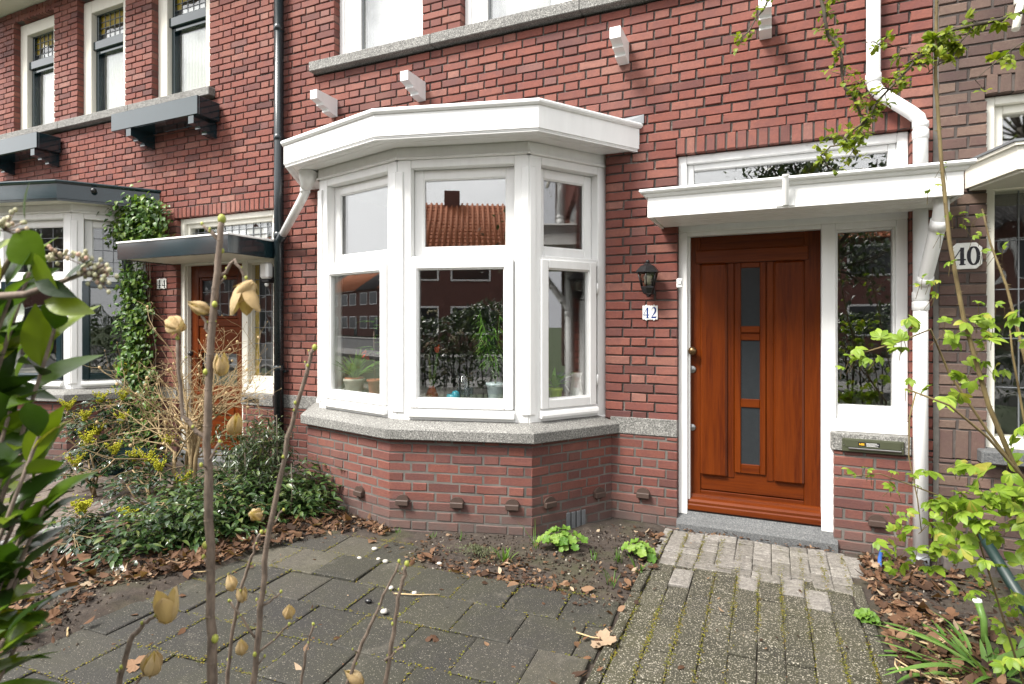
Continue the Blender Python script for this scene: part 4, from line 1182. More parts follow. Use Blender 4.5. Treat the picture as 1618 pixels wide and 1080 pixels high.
pbrick(gl,-.712,-.662,-.30,-.05); pbrick(gl,-.712,-.662,-.56,-.305); pbrick(gl,.40,.50,-.42,-.10,.004); 
for c in range(9):
    x = -.668+.1185*c; y = -.63-(.11 if c % 2 else 0)+(.0 if c<5 else .02)
    if c % 2: pbrick(gd if c not in (5,) else gl,x+G_,x+.1185-G_,y+G_,-.615)
    while y > -6.4:
        L = .237
        sk = .02*max(0,-y-.6)
        pbrick(gl if (y > -.78 and r.random() < .4) else gd,x+G_+sk*.6,x+.1185-G_+sk*.6,y-L+G_,y-G_); y -= L
y = -.56
while y > -6.3:
    sk = .02*max(0,-y-.6)*.6
    pbrick(gd,-.722+sk,-.672+sk,y-.30+.002,y-.002,.012); pbrick(gd,.405+sk,.46+sk,y-.30+.002,y-.002,.006); y -= .30
struct(gl,'doorstep_path',M['pavl']); struct(gd,'mossy_path',M['pavd'])
# brown path of the green trimmed house, with kerb
g = MB()
for i in range(14):
    for jx in range(9):
        x0 = -6.55+.21*jx+(.105 if i%2 else 0); y1 = -.05-.105*i*2
        pbrick(g,x0+.003,x0+.207,y1-.102,y1); pbrick(g,x0-.105+.003,x0+.105-.003,y1-.207,y1-.105)
struct(g,'brown_path',M['pavb'])
g = MB()
for k in range(5): g.cbox(W3,(-4.66,-.3-.62*k-.61,-.06),(-4.60,-.3-.62*k,.055),.008)
struct(g,'kerb',M['pavegrey'])
# moss and crumbs in the joints
g = MB(); r = random.Random(9)
for j in range(-2,12):
    for i in range(900):
        if r.random()<.5: u = r.uniform(-2.6,.1); v = -.303*j+r.gauss(0,.006)
        else: v = r.uniform(-3.3,.4); u = .303*round(r.uniform(-9,0)/1)+(.15 if int((-v)/.303+1)%2 else 0)+r.gauss(0,.006)
        x,y,_ = TT(u,v,0)
        if x > -.7 or x < bed_edge(y) or (y > -1.3 and x > -2.2) or y > -1.0: continue
        if math.sin(x*5.1+1)*math.sin(y*4.3) < r.uniform(-.9,.9): continue
        a = r.uniform(0,6.28); g.leaf((x,y,.004+r.uniform(0,.004)),(math.cos(a),math.sin(a),r.uniform(.0,.5)),(0,0,1),r.uniform(.006,.016),r.uniform(.004,.01),0,2,.3)
for i in range(9000):
    x = -.668+.1185*r.randint(0,9)+r.gauss(0,.008); y = r.uniform(-2.6,-.1)
    if math.sin(x*7+2)*math.sin(y*5) < r.uniform(-.8,.9): continue
    x += .012*max(0,-y-.6); a = r.uniform(0,6.28)
    g.leaf((x,y,.003),(math.cos(a),math.sin(a),r.uniform(0,.6)),(0,0,1),r.uniform(.005,.013),r.uniform(.004,.009),0,2,.3)
tag(g.build('joint_moss',M['moss']),'yellow green moss and crumbs in the joints of the paving','moss',kind='stuff')
# ------------------------------------------------------------------ plants
TH = math.radians(24); cT, sT = math.cos(TH), math.sin(TH); EYE = V((0,-4.4,1.49))
def cw(x, y, z):
    """metres right, up and ahead of the eye -> world"""
    return V((x*cT-z*sT, -4.4+z*cT+x*sT, 1.49+y))
def vp(px, py, d): return cw((px-809)*d/925, (511-py)*d/925, d)
def rv(r, s=1): return V((r.gauss(0,s),r.gauss(0,s),r.gauss(0,s)))
def local(o, pts): return [V(p)-V(o) for p in pts]

# leaf litter
def litter(mb, n, fn, s0, s1, r, zl=.02, curl=1.):
    k = 0; tries = 0
    while k < n and tries < n*20:
        tries += 1
        p = fn(r)
        if p is None: continue
        x,y = p
        if math.sin(x*6.3+y*2.1)+math.sin(y*7.7-x*3.3)+math.sin(x*15+y*11)*.6 < r.uniform(-2.6,1.6): continue
        z = max(soilz(x,y),.0)+.004+abs(r.gauss(0,zl))
        a = r.uniform(0,6.28); d = V((math.cos(a),math.sin(a),r.uniform(-.25,.35))); nn = V((r.gauss(0,.45),r.gauss(0,.45),1))
        L = r.uniform(s0,s1)
        L *= r.choice((.5,.7,.85,1,1,1.15,1.7))
        mb.leaf((x,y,z),d,nn,L,L*r.uniform(.3,.75),0,4,r.uniform(-.5,.6)*curl,r.uniform(-.6,.7)*curl,r.choice((0,0,1,3)))
        k += 1
r = random.Random(31)
g = MB()
def bed(r):
    y = r.uniform(-3.1,-.45); e = bed_edge(y); x = e-abs(r.gauss(0,.55))+.10
    if x < -4.6 or (x > -3.5 and y > -.62): return None
    return x,y
litter(g,2500,bed,.015,.07,r,.015,1.4)
def edge(r):
    y = r.uniform(-2.9,-.85); return bed_edge(y)+r.gauss(0,.055 if y > -2 else .11), y
litter(g,260,edge,.012,.06,r,.012)
def bayfoot(r):
    t = r.random()
    if t < .40: x = r.uniform(-3.3,-2.5); y = -.869+(-2.55-x)*.255-abs(r.gauss(0,.05))-.02; return x,y
    if t < .75:
        x = r.gauss(-1.85,.24); y = r.gauss(-1.10,.10); return (x,y) if y < -.80 else None
    x = r.uniform(-1.5,-.74); y = r.uniform(-1.35,-.15); return (x,y) if y < -.66+ (x+1.5)*1.2 else None
litter(g,760,bayfoot,.010,.045,r,.008)
def edge2(r):
    x = r.uniform(-2.1,-.72); return x, -1.30+.05*math.sin(x*9)+r.gauss(0,.035)
litter(g,240,edge2,.012,.05,r,.006)
def pathedge(r):
    y = r.uniform(-2.3,-.2); return -.76+.018*max(0,-y)+r.gauss(0,.035), y
litter(g,150,pathedge,.012,.055,r,.006)
def rbed(r):
    y = r.uniform(-1.9,-.06); x = .50+abs(r.gauss(0,.32)); return (x,y) if x < 1.6 else None
litter(g,1700,rbed,.012,.06,r,.012)
def scatter(r):
    x = r.uniform(-3.0,.40); y = r.uniform(-2.9,-.2)
    if x > -2.2 and y > -1.2 and x < -.7: return None
    if y > -1.0 and x < -.7: return None
    return x,y
litter(g,170,scatter,.008,.035,r,.002,.6)
def sill(r): return r.uniform(-.62,.36), -.05+r.gauss(0,.012)
litter(g,90,sill,.01,.035,r,.004)
def lobed(mb, p, d, n, s, r):
    d = V(d).normalized(); n = V(n).normalized(); b = d.cross(n).normalized(); n = b.cross(d); cu = r.uniform(-.6,.8)
    base = len(mb.v); K = 40; mb.v.append(tuple(V(p)))
    for ring in (.45,1.0):
        for i in range(K):
            a = -2.75+5.5*i/(K-1); lob = abs(math.cos(a*1.62))**.7*.55+.42+.05*math.cos(a*14)
            q = s*ring*lob*(1.0 if ring == 1 else .9); x = q*math.cos(a); y = q*math.sin(a)
            mb.v.append(tuple(V(p)+d*x+b*y+n*(cu*(x*x+y*y)/s*.5+r.gauss(0,s*.035)*ring)))
    for i in range(K-1):
        mb.face((base,base+1+i,base+2+i),0,True); mb.face((base+1+i,base+1+K+i,base+2+K+i,base+2+i),0,True)
for p,s in (((-.72,-1.74),.07),((-1.46,-2.04),.035),((-2.52,-2.75),.05),((-.66,-.80),.035)):
    lobed(g,(p[0],p[1],.016),(r.gauss(0,1),r.gauss(0,1),.1),(.1,-.25,1),s,r)
for k in range(150):
    p = bed(r) if k % 3 else rbed(r)
    if p: lobed(g,(p[0],p[1],max(soilz(*p),0)+.012+abs(r.gauss(0,.012))),(r.gauss(0,1),r.gauss(0,1),r.gauss(0,.2)),(r.gauss(0,.4),r.gauss(0,.4)-.2,1),r.uniform(.025,.06),r)
for k in range(380):
    y = r.uniform(-2.95,-1.7); x = bed_edge(y)-abs(r.gauss(0,.28))+.06
    L = r.uniform(.015,.06); g.leaf((x,y,max(soilz(x,y),0)+.005+abs(r.gauss(0,.01))),rv(r)*V((1,1,.2)) if False else (r.gauss(0,1),r.gauss(0,1),r.gauss(0,.25)),(r.gauss(0,.4),r.gauss(0,.4),1),L,L*r.uniform(.3,.7),0,4,r.uniform(-.5,.6),r.uniform(-.6,.7))
tag(g.build('leaf_litter',M['litter']),'brown fallen leaves strewn over the beds and paving edges','fallen leaves',kind='stuff')

g = MB(); r = random.Random(41)
def crumbs(n, fn, a, b):
    for k in range(n):
        p = fn(r)
        if p: g.blob((p[0],p[1],max(soilz(*p)+.002,-.004)),*(r.uniform(a,b) for _ in range(3)),5,3,0,r,.25)
crumbs(1500,lambda r:(lambda x,y:(x,y) if y < -.66+max(0,(x+1.5))*1.2 or x < -1.5 else None)(r.uniform(-2.15,-.72),r.uniform(-1.34,-.12)),.003,.010)
crumbs(900,rbed,.003,.012); crumbs(1100,bed,.003,.012); crumbs(700,edge,.003,.009); crumbs(260,scatter,.0015,.005)
tag(g.build('soil_crumbs',M['crumb']),'crumbly dark soil and grit over the bare ground','soil crumbs',kind='stuff')
# low evergreen cover in the bed
g = MB(); r = random.Random(33)
cl = []
for k in range(370):
    y = r.uniform(-2.15,-.45); x = bed_edge(y)-.22-abs(r.gauss(0,.42))
    if x < -4.55 or (x > -3.45 and y > -.7): continue
    if y < -1.75 and x > -3.55: continue
    if math.sin(x*5.2+1.1)+math.sin(y*6.1+x*2) < r.uniform(-1.3,1.5): continue
    cl.append((x,y,r.choice((.08,.12,.18,.3,.36))*r.uniform(.6,1.1)))
for (x,y,h) in cl:
    for k in range(26):
        a = r.uniform(0,6.28); rr_ = r.uniform(0,.16)
        p = V((x+rr_*math.cos(a),y+rr_*math.sin(a),soilz(x,y)+h*r.uniform(.15,1)))
        d = V((math.cos(a),math.sin(a),r.uniform(-.2,.5))); g.leaf(p,d,V((r.gauss(0,.3),r.gauss(0,.3),1)),r.uniform(.035,.08),r.uniform(.017,.034),0,4,.3,.4)
tag(g.build('ground_cover',M['cover']),'low dark evergreen leaves spreading under the shrubs','ground cover',kind='stuff')

# ---------- foreground evergreen shrub
def evergreen():
    o = V((-1.32,-3.95,0)); S = thing('evergreen_shrub',o,'large glossy evergreen shrub with pale flower buds close to the viewer','shrub')
    r = random.Random(51); st = MB(); lf = MB(); fb = MB()
    tips = [((0,400),.80),((40,470),.78),((70,430),.82),((110,520),.80),((20,560),.85),((40,650),.80),((85,690),.78),((30,740),.80),((75,760),.82),((60,840),.80),((95,800),.80),((20,880),.78),((60,900),.84),((30,1010),.76),((10,930),.8),((-30,600),.8),((-40,800),.8),((-20,1000),.75),((-60,450),.8),((0,700),.9),((10,830),.9),((-20,900),.9),((50,600),.9),((-90,700),.85),((-100,900),.85),((-120,500),.85),((15,790),.86),((-10,660),.84),((45,710),.88),((5,960),.85),((-40,1040),.8),((70,980),.86)]
    base = V((-1.32,-3.95,.0))
    for (p,d) in tips:
        t = vp(p[0]-24,p[1],d); mid = base+(t-base)*.55+V((-.10,-.03,.05))+rv(r,.02)
        st.tube(local(o,[base+rv(r,.03)*V((1,1,0)) if False else base+V((r.gauss(0,.03),r.gauss(0,.03),0)),mid,t]),[.008,.005,.0025],6)
        ax = (t-mid).normalized()
        for j in range(r.randint(8,12)):
            q = t-ax*(.026*j*r.uniform(.7,1.2)); a = r.uniform(0,6.28)
            sd = V((math.cos(a),math.sin(a),0)); dd = (ax*r.uniform(.2,.9)+sd*r.uniform(.5,1)).normalized()
            if j < 3: dd = (ax*1.3+sd*.5).normalized()
            lf.leaf(q-o,dd,V((r.gauss(0,.35),r.gauss(0,.35),1)),r.uniform(.045,.092),r.uniform(.024,.040),0,7,.28,r.uniform(.1,.5),0)
    # bold leaves and the flowering twig in front
    tw = [vp(-40,470,.74),vp(40,465,.74),vp(110,440,.75),vp(150,425,.76),vp(165,418,.76)]
    st.tube(local(o,tw),[.005,.0045,.003,.0025,.002],8)
    tw2 = [vp(-30,490,.75),vp(15,410,.75),vp(45,375,.75)]; st.tube(local(o,tw2),[.004,.003,.002],7)
    for (p,q,d,w) in (((20,370),(50,400),.74,.05),((55,400),(80,460),.74,.042),((70,475),(135,488),.75,.03),((10,450),(45,375),.75,.05),((95,450),(125,418),.75,.022),((0,440),(-50,400),.74,.05),((30,480),(10,520),.74,.04),((55,445),(105,462),.74,.022),((40,350),(38,325),.74,.015)):
        a_ = vp(p[0],p[1],d); b_ = vp(q[0],q[1],d); L = max(.045,(b_-a_).length)
        lf.leaf(a_-o,(b_-a_),V((-.2,-.9,.5))+rv(r,.15),L*1.15,w,0,8,.18,.15,0)
    for c,n,s in ((vp(150,427,.76),30,.009),(vp(132,410,.76),16,.007),(vp(163,442,.76),12,.006),(vp(94,402,.80),18,.007),(vp(8,352,.75),26,.010)):
        fb = MB()
        for k in range(n):
            q = c+rv(r,s); st.tube(local(o,[c-V((0,0,s)),q]),.0007,4,0,False); fb.blob(q-o,.0026,.0026,.0033,6,4)
        fb.build('flower_buds',M['bloom'],S)
    st.build('stem',M['stem'],S); lf.build('foliage',M['laurel'],S)
evergreen()

# ---------- bare hibiscus stems with seed pods
def hibiscus():
    o = V((-.87,-3.69,0)); S = thing('hibiscus_shrub',o,'leafless shrub of upright grey stems carrying tan seed pods','shrub'); r = random.Random(61)
    def stem(pts, r0, r1, buds=True):
        m = MB(); P = []
        for a,b in zip(pts,pts[1:]):
            for k in range(5): P.append(V(a).lerp(V(b),k/5))
        P.append(V(pts[-1])); P = [p+rv(r,.0012) for p in P]; n = len(P)
        rad = [(r0+(r1-r0)*i/(n-1))*r.uniform(.92,1.08) for i in range(n)]
        m.tube(local(o,P),rad,9)
        if buds:
            for i in range(3,n,4):
                a = r.uniform(0,6.28); m.blob(P[i]-o+V((math.cos(a),math.sin(a),0))*rad[i],rad[i]*.75,rad[i]*.75,rad[i]*1.0,6,4,1)
        m.blob(P[-1]-o,r1*1.5,r1*1.5,r1*1.9,7,5,1)
        for i in range(2,n-1,2):
            if P[i].z < .7: continue
            m.blob(P[i]-o,rad[i]*1.16,rad[i]*1.16,rad[i]*.7,8,4,0)
            if r.random() < .3:
                a = r.uniform(0,6.28); e = P[i]+V((math.cos(a)*.016,math.sin(a)*.016,r.uniform(.008,.022)))
                m.tube(local(o,[P[i],e]),[rad[i]*.4,rad[i]*.25],5); m.blob(e-o,rad[i]*.45,rad[i]*.45,rad[i]*.7,6,4,1)
        m.build('stem',[M['stem'],M['bud']],S); return P
    stem([(-.87,-3.693,0),(-.874,-3.694,.875),(-.877,-3.696,1.069),(-.883,-3.698,1.286),(-.878,-3.696,1.437),(-.867,-3.691,1.578),(-.860,-3.688,1.669)],.0088,.0048)
    stem([(-.883,-3.698,1.286),(-.919,-3.715,1.334),(-.930,-3.719,1.465)],.004,.0025)
    stem([(-.875,-3.695,1.459),(-.895,-3.704,1.515)],.003,.0022); stem([(-.865,-3.69,1.567),(-.838,-3.679,1.597),(-.822,-3.672,1.568)],.003,.002)
    stem([(-.86,-3.688,1.632),(-.892,-3.702,1.659)],.003,.002); stem([(-.883,-3.698,1.25),(-.862,-3.69,1.285)],.003,.002)
    stem([(-.897,-3.595,0),(-.892,-3.593,.813),(-.879,-3.587,.956),(-.865,-3.581,1.099),(-.832,-3.566,1.277),(-.805,-3.554,1.384),(-.786,-3.546,1.446)],.0062,.0034)
    stem([(-.983,-3.579,0),(-.98,-3.577,.783),(-.969,-3.572,.894),(-.955,-3.566,.969),(-.935,-3.557,1.031),(-.919,-3.55,1.081)],.0042,.0024)
    stem([(-.807,-3.446,0),(-.797,-3.441,.752),(-.759,-3.425,.856),(-.736,-3.414,.914),(-.698,-3.397,1.002)],.0045,.0024)
    stem([(-.736,-3.414,0),(-.726,-3.41,.752),(-.71,-3.402,.856),(-.697,-3.397,.946),(-.685,-3.391,.996)],.0052,.0036)
    stem([(-1.023,-3.761,0),(-1.018,-3.759,.875),(-1.003,-3.752,.951),(-.981,-3.742,.978),(-.958,-3.733,.995)],.0055,.003)
    stem([(-.89,-3.483,0),(-.884,-3.48,.752),(-.87,-3.474,.83),(-.86,-3.469,.875)],.0035,.002)
    stem([(-.879,-3.587,.956),(-.845,-3.57,.985)],.0022,.0018); stem([(-.892,-3.593,.86),(-.83,-3.566,.925)],.0022,.0018); stem([(-.89,-3.592,.90),(-.935,-3.61,.97)],.0022,.0018)
    stem([(-.865,-3.581,1.099),(-.84,-3.57,1.14)],.0022,.0018); stem([(-.726,-3.41,.80),(-.69,-3.395,.83)],.003,.002); stem([(-1.01,-3.756,.86),(-.97,-3.738,.90)],.003,.002)
    def pod(c, ax, L, op, n=4):
        m = MB(); ax = V(ax).normalized(); s = ax.orthogonal().normalized(); t = ax.cross(s); ph = r.uniform(0,6.28)
        I, J = 8, 10
        for k in range(n):
            th = ph+2*PI*k/n+r.uniform(-.15,.15); o_ = op*r.uniform(.5,1.5); Lk = L*r.uniform(.85,1.12); b = len(m.v); tw = r.uniform(-.3,.3)
            for j in range(J+1):
                q = j/J
                R = Lk*.34*math.sin(PI*min(1,.05+q*.90)**.75)+Lk*max(0,o_)*max(0,q-.3)**1.5
                for i in range(I+1):
                    u = i/I*2-1; an = th+u*PI/n*1.12*(1-q**4)+tw*q
                    RR = R*(1-.20*u*u+.05*math.cos(5*u))*r.uniform(.97,1.03)
                    m.v.append(tuple(V(c)-o+ax*(Lk*(q-.45))+(s*math.cos(an)+t*math.sin(an))*max(RR,.0005)))
            for j in range(J):
                for i in range(I):
                    v0 = b+j*(I+1)+i; m.face((v0,v0+1,v0+I+2,v0+I+1),0,True)
        for k in range(5):
            a = r.uniform(0,6.28); m.leaf(V(c)-o-ax*L*.45,ax*-.1+s*math.cos(a)+t*math.sin(a),ax,L*.35,L*.08,0,3,.2,-.5)
        m.build('seed_pod',M['pod'],S)
    pod(vp(275,512,1.0),(-.9,.2,.35),.048,.05,6); pod(vp(315,486,1.0),(-.3,-.5,.3),.038,-.05,6)
    pod(vp(388,470,1.0),(.2,-.2,-.9),.056,.55,3); pod(vp(388,470,1.0)+V((0,0,.012)),(-.4,-.3,-.6),.045,.2,4)
    pod(vp(350,578,1.0),(.1,-.2,.9),.038,.2,4); pod(vp(404,812,1.1),(.3,-.6,.3),.038,-.05,6)
    pod(vp(262,962,1.0),(-.1,-.1,.9),.052,.75,3); pod(vp(240,1048,1.0),(.3,-.1,.9),.048,-.1,5)
    pod(vp(457,966,1.15),(.3,-.2,.9),.032,.0,6); pod(vp(382,1022,1.1),(.1,-.2,.9),.034,.0,5); pod(vp(383,940,1.15),(.0,-.2,.9),.030,.35,5); pod(vp(366,920,1.15),(-.2,-.2,1),.034,-.15,4)
    pod(vp(372,670,1.05),(.4,-.2,.9),.045,-.1,4); pod(vp(560,1070,1.2),(-.8,-.2,.5),.045,-.1,3)
hibiscus()

# ---------- branching helper
def branch(mb, p, d, L, rad, depth, r, tips, mat=0, up=.1, spread=.6, n=4, kids=(2,3), shrink=.72, sides=6):
    pts = [V(p)]; d = V(d).normalized()
    for k in range(n):
        d = (d+rv(r,.13)+V((0,0,up*.25))).normalized(); pts.append(pts[-1]+d*(L/n))
    mb.tube(pts,[rad*(1-.45*i/n) for i in range(n+1)],sides if rad > .003 else 4,mat,False)
    tips.append((pts[-1],d,depth))
    if depth > 0:
        for k in range(r.randint(*kids)):
            i = r.randint(2,n); dd = (d+rv(r,spread)).normalized()
            branch(mb,pts[i],dd,L*shrink*r.uniform(.7,1.15),rad*.55,depth-1,r,tips,mat,up,spread,n,kids,shrink,sides)
def bare_shrub():
    o = V((-4.73,-.86,0)); S = thing('bare_shrub',o,'leafless tan-stemmed shrub with tangled fine twigs before the dark wooden door','shrub'); r = random.Random(71)
    m = MB(); tips = []
    for k in range(11):
        a = r.uniform(0,6.28); p = V((.09*math.cos(a),.06*math.sin(a),0))
        h = V((p.x*1.2,p.y,r.uniform(.42,.62)))+rv(r,.03)
        m.tube([p,p.lerp(h,.5)+rv(r,.015),h],[r.uniform(.016,.026),.016,.013],8,0)
        for j in range(r.randint(3,4)):
            d = V((r.gauss(0,.8),r.gauss(0,.5),r.uniform(.1,1.0)))
            branch(m,h-V((0,0,r.uniform(0,.15))),d,r.uniform(.40,.62),.0085,3,r,tips,0,.12,.75,4,(2,3),.72)
    for (p,d,dp) in tips:
        if dp == 0 and r.random() < .5: m.blob(p,.004,.004,.007,5,4,0)
    m.build('stem',M['stemy'],S)
    for (p,d,dp) in tips:
        if dp == 1 and r.random() < .14:
            f = MB(); f.blob(p,.012,.012,.014,7,5,0,r,.2); f.build('dried_flower_head',M['pod'],S)
bare_shrub()

# ---------- mahonia with yellow bloom
def mahonia(o, label, stems, seed, leafL=.20, bloom=1.0):
    o = V(o); S = thing('mahonia_shrub',o,label,'shrub','yellow blooming mahonias'); r = random.Random(seed)
    st = MB(); lf = MB()
    for (dx,dy,h) in stems:
        fl = MB()
        t = V((dx,dy,h)); mid = t*.5+V((r.gauss(0,.04),r.gauss(0,.04),0)); st.tube([(r.gauss(0,.02),r.gauss(0,.02),0),mid,t],[.010,.008,.005],7)
        for j in range(r.randint(13,18)):
            a = r.uniform(0,6.28); e = r.uniform(-.45,.55); d = V((math.cos(a)*math.cos(e),math.sin(a)*math.cos(e),math.sin(e)))
            b0 = t-V((0,0,r.uniform(0,.12))); L = leafL*r.uniform(.7,1.15)
            st.tube([b0,b0+d*L*.6,b0+d*L-V((0,0,.03*L/.2))],.0016,4,0,False)
            sd = d.cross(V((0,0,1))).normalized()
            for k in range(6):
                tt = (k//2+1)/3.2; q = b0+d*(L*tt)-V((0,0,.03*tt*tt)); s = 1 if k % 2 else -1
                lf.leaf(q,(d*.45+sd*s+V((0,0,-.1))),V((r.gauss(0,.3),r.gauss(0,.3),1)),leafL*r.uniform(.30,.46),leafL*r.uniform(.15,.22),0,4,.25,.35,0)
            lf.leaf(b0+d*L-V((0,0,.03)),d,V((0,0,1)),.06,.03,0,4,.25,.3,0)
        if r.random() < bloom:
            for k in range(16):
                a = r.uniform(0,6.28); ax = V((math.cos(a)*.75,math.sin(a)*.75,1)).normalized(); Lf = r.uniform(.06,.13)*leafL/.15
                for q in range(13):
                    c = t+ax*(Lf*q/12)+rv(r,.008); fl.octa(c,r.uniform(.005,.009))
            fl.build('flower_cluster',M['yellow'],S)
    st.build('stem',M['stemy'],S); lf.build('foliage',M['mahonia'],S)
    return S
mahonia((-6.02,-.72,.10),'tall mahonia with yellow bloom in the teal pot before the granite sill',[(-.30,-.2,.55),(-.05,-.05,.62),(.22,.0,.66),(-.15,.15,.5),(.35,-.1,.45),(-.42,0,.38),(.05,-.25,.48),(.15,-.2,.34)],81,.17)
mahonia((-4.95,-1.02,0),'mahonia with two yellow clusters leaning over the brown path kerb',[(-.15,-.05,.30),(.08,.1,.42),(.10,-.1,.32)],82,.15)
mahonia((-4.42,-1.38,.03),'low mahonia with bright yellow cluster at the middle of the leafy bed',[(.1,.0,.34),(-.14,-.1,.22),(.2,.1,.2),(-.3,.05,.28)],83,.15,.75)
mahonia((-3.78,-1.78,.04),'small mahonia with one yellow cluster beside the dark slabs',[(.05,.02,.25),(-.12,-.1,.15),(.14,.0,.12)],84,.14,.6)
mahonia((-4.15,-2.05,.04),'mahonia with faint yellow buds nearest the big evergreen shrub',[(.0,.02,.22),(-.15,.1,.16),(.12,-.1,.12)],86,.14,.5)
mahonia((-5.35,-1.25,0),'open mahonia with yellow clusters standing on the brown path edge nearest the evergreen shrub',[(-.1,.0,.46),(.12,.1,.36),(.0,-.15,.30),(-.28,.1,.34)],87,.17)
mahonia((-4.15,-1.05,.03),'dark mahonia without bloom at the foot of the tan-stemmed shrub',[(.0,.0,.30),(.2,-.1,.22),(-.15,-.15,.2)],88,.15,0)
mahonia((-3.55,-1.40,.03),'dark low mahonia without bloom at the leaf litter edge of the bed',[(.0,.0,.20),(-.2,.12,.26),(.12,.1,.16)],89,.14,0)
tp = thing('plant_pot',(-6.02,-.62,.0),'wide teal glazed pot on the brown path','pot')
m = MB(); m.lathe([(.001,0),(.17,0),(.20,.02),(.25,.16),(.27,.165),(.27,.19),(.245,.19),(.22,.12),(.001,.12)],(0,0,0),26); m.build('pot_body',M['teal'],tp)

# ---------- narrow-leaved shrub by the bay
def narrow_shrub():
    o = V((-3.66,-.92,0)); S = thing('narrow_leaved_shrub',o,'dense shrub of narrow drooping leaves at the end of the white bay','shrub'); r = random.Random(91)
    st = MB(); lf = MB()
    for k in range(110):
        a = r.uniform(0,6.28); h = r.uniform(.10,.68)*(1 if k%3 else .7); q = r.uniform(.02,.40)*(1.0-.3*abs(h-.45))
        t = V((-.16+q*math.cos(a)*1.0,-.02+q*math.sin(a)*.60,h)); st.tube([(r.gauss(-.06,.06),r.gauss(0,.05),0),t*.55+rv(r,.02),t],[.006,.004,.002],5)
        for j in range(30):
            b = r.uniform(0,6.28); lf.leaf(t+rv(r,.05),(math.cos(b),math.sin(b),r.uniform(-.9,.5)),V((0,0,1))+rv(r,.3),r.uniform(.045,.085),r.uniform(.011,.018),0,4,.3,.35,0)
    for (x,y,h) in ((.13,-.06,.78),(.42,-.20,.46),(.40,-.18,.40),(-.05,-.2,.5)):
        st.tube([(x-.03,y,0),(x+.01,y,h*.5),(x,y,h)],[.008,.006,.004],6)
    for k in range(70):
        x = r.uniform(.1,.5); lf.leaf((x,-.1-x*.25+r.gauss(0,.04),r.uniform(.05,.28)),(r.gauss(0,1),r.gauss(0,1),.3),(0,0,1),r.uniform(.03,.05),.018,0,3,.3,.3)
    for k in range(26):
        lf.leaf((.13+r.gauss(0,.07),-.08,r.uniform(.5,.8)),(r.gauss(0,1),r.gauss(0,.4),-.5),V((0,-1,.5)),r.uniform(.03,.05),.012,0,3,.3,.5)
    st.build('stem',M['stemd'],S); lf.build('foliage',M['pieris'],S)
narrow_shrub()

# ---------- climber between the green bay and its door
def climber():
    o = V((-6.42,-.06,0)); S = thing('climbing_plant',o,'leafy green climber on brick between the green trimmed bay and its door','climber'); r = random.Random(101)
    st = MB(); lf = MB()
    for k in range(6):
        x = r.uniform(-.18,.15); pts = [(x,0,0)]
        for j in range(14): pts.append((x+.08*math.sin(j*.9+k)+r.gauss(0,.02)-.10*max(0,(6-j))/6*0,-.01+r.gauss(0,.008),.2*(j+1)))
        st.tube(pts,[.009-.0004*i for i in range(15)],6)
    def cen(z): 
        if z > 2.3: return .02,.33
        if z > 1.75: return -.13,.19
        if z > 1.0: return -.10,.24
        return -.08,.30
    for k in range(4200):
        z = r.uniform(.12,2.88) if r.random() < .72 else r.gauss(2.58,.15)
        if 2.08 < z < 2.36 and r.random() < .8: continue
        c,w = cen(z); x = c+r.gauss(0,w*.55)
        if abs(x-c) > w*1.35: continue
        if z > 2.83: x *= .6
        y = -abs(r.gauss(.06,.06 if z < 2.3 else .10))
        lf.leaf((x,y,z),(r.gauss(0,.7),-.5,r.gauss(-.35,.5)),V((r.gauss(0,.4),-.7,.7)),r.uniform(.04,.075),r.uniform(.032,.055),0,4,.25,.35,1)
    st.build('stem',M['stem'],S); lf.build('foliage',M['ivy'],S)
climber()
# small hedge tuft by the other door
def tuft_leafy():
    S = thing('box_shrub',(-6.55,-.15,0),'small feathery green shrub at the foot of the other door jamb','shrub'); r = random.Random(17); m = MB()
    for k in range(500):
        p = V((r.gauss(.15,.16),r.gauss(-.1,.07),abs(r.gauss(.08,.05)))); m.leaf(p,rv(r)+V((0,0,.6)),V((0,0,1)),r.uniform(.02,.04),.010,0,3,.2,.2)
    m.build('foliage',M['cover'],S)
tuft_leafy()

# ---------- five-fingered fresh leaves
def fiver(mb, p, d, n, s, r):
    d = V(d).normalized(); n = V(n).normalized(); b = d.cross(n).normalized(); n = b.cross(d)
    for k,a in enumerate((-82,-42,0,42,82)):
        a = math.radians(a+r.uniform(-8,8)); q = d*math.cos(a)+b*math.sin(a)
        L = s*(1,.9,.68)[abs(k-2)]*r.uniform(.85,1.1)
        mb.leaf(p,q,n+q*-.15,L,L*.56,0,5,.22,.42,3)
def spray(lf, st, o, pts, r, s, dens, rad0, rad1, tw=.05):
    P = [V(p) for p in pts]; st.tube(local(o,P),[rad0+(rad1-rad0)*i/(len(P)-1) for i in range(len(P))],7)
    for a,b in zip(P,P[1:]):
        k = max(1,int((b-a).length*dens))
        for i in range(k):
            if r.random() < .25: continue
            q = a.lerp(b,r.random()); d = rv(r)+(b-a).normalized()*.6+V((0,0,.25)); d.normalize()
            e = q+d*tw*r.uniform(.4,1.3); st.tube(local(o,[q,e]),.0011,4,0,False)
            fiver(lf,e-o,d+V((0,-.2,-.35)),V((r.gauss(0,.35),r.gauss(0,.35)-.4,1)),s*r.uniform(.6,1.15),r)
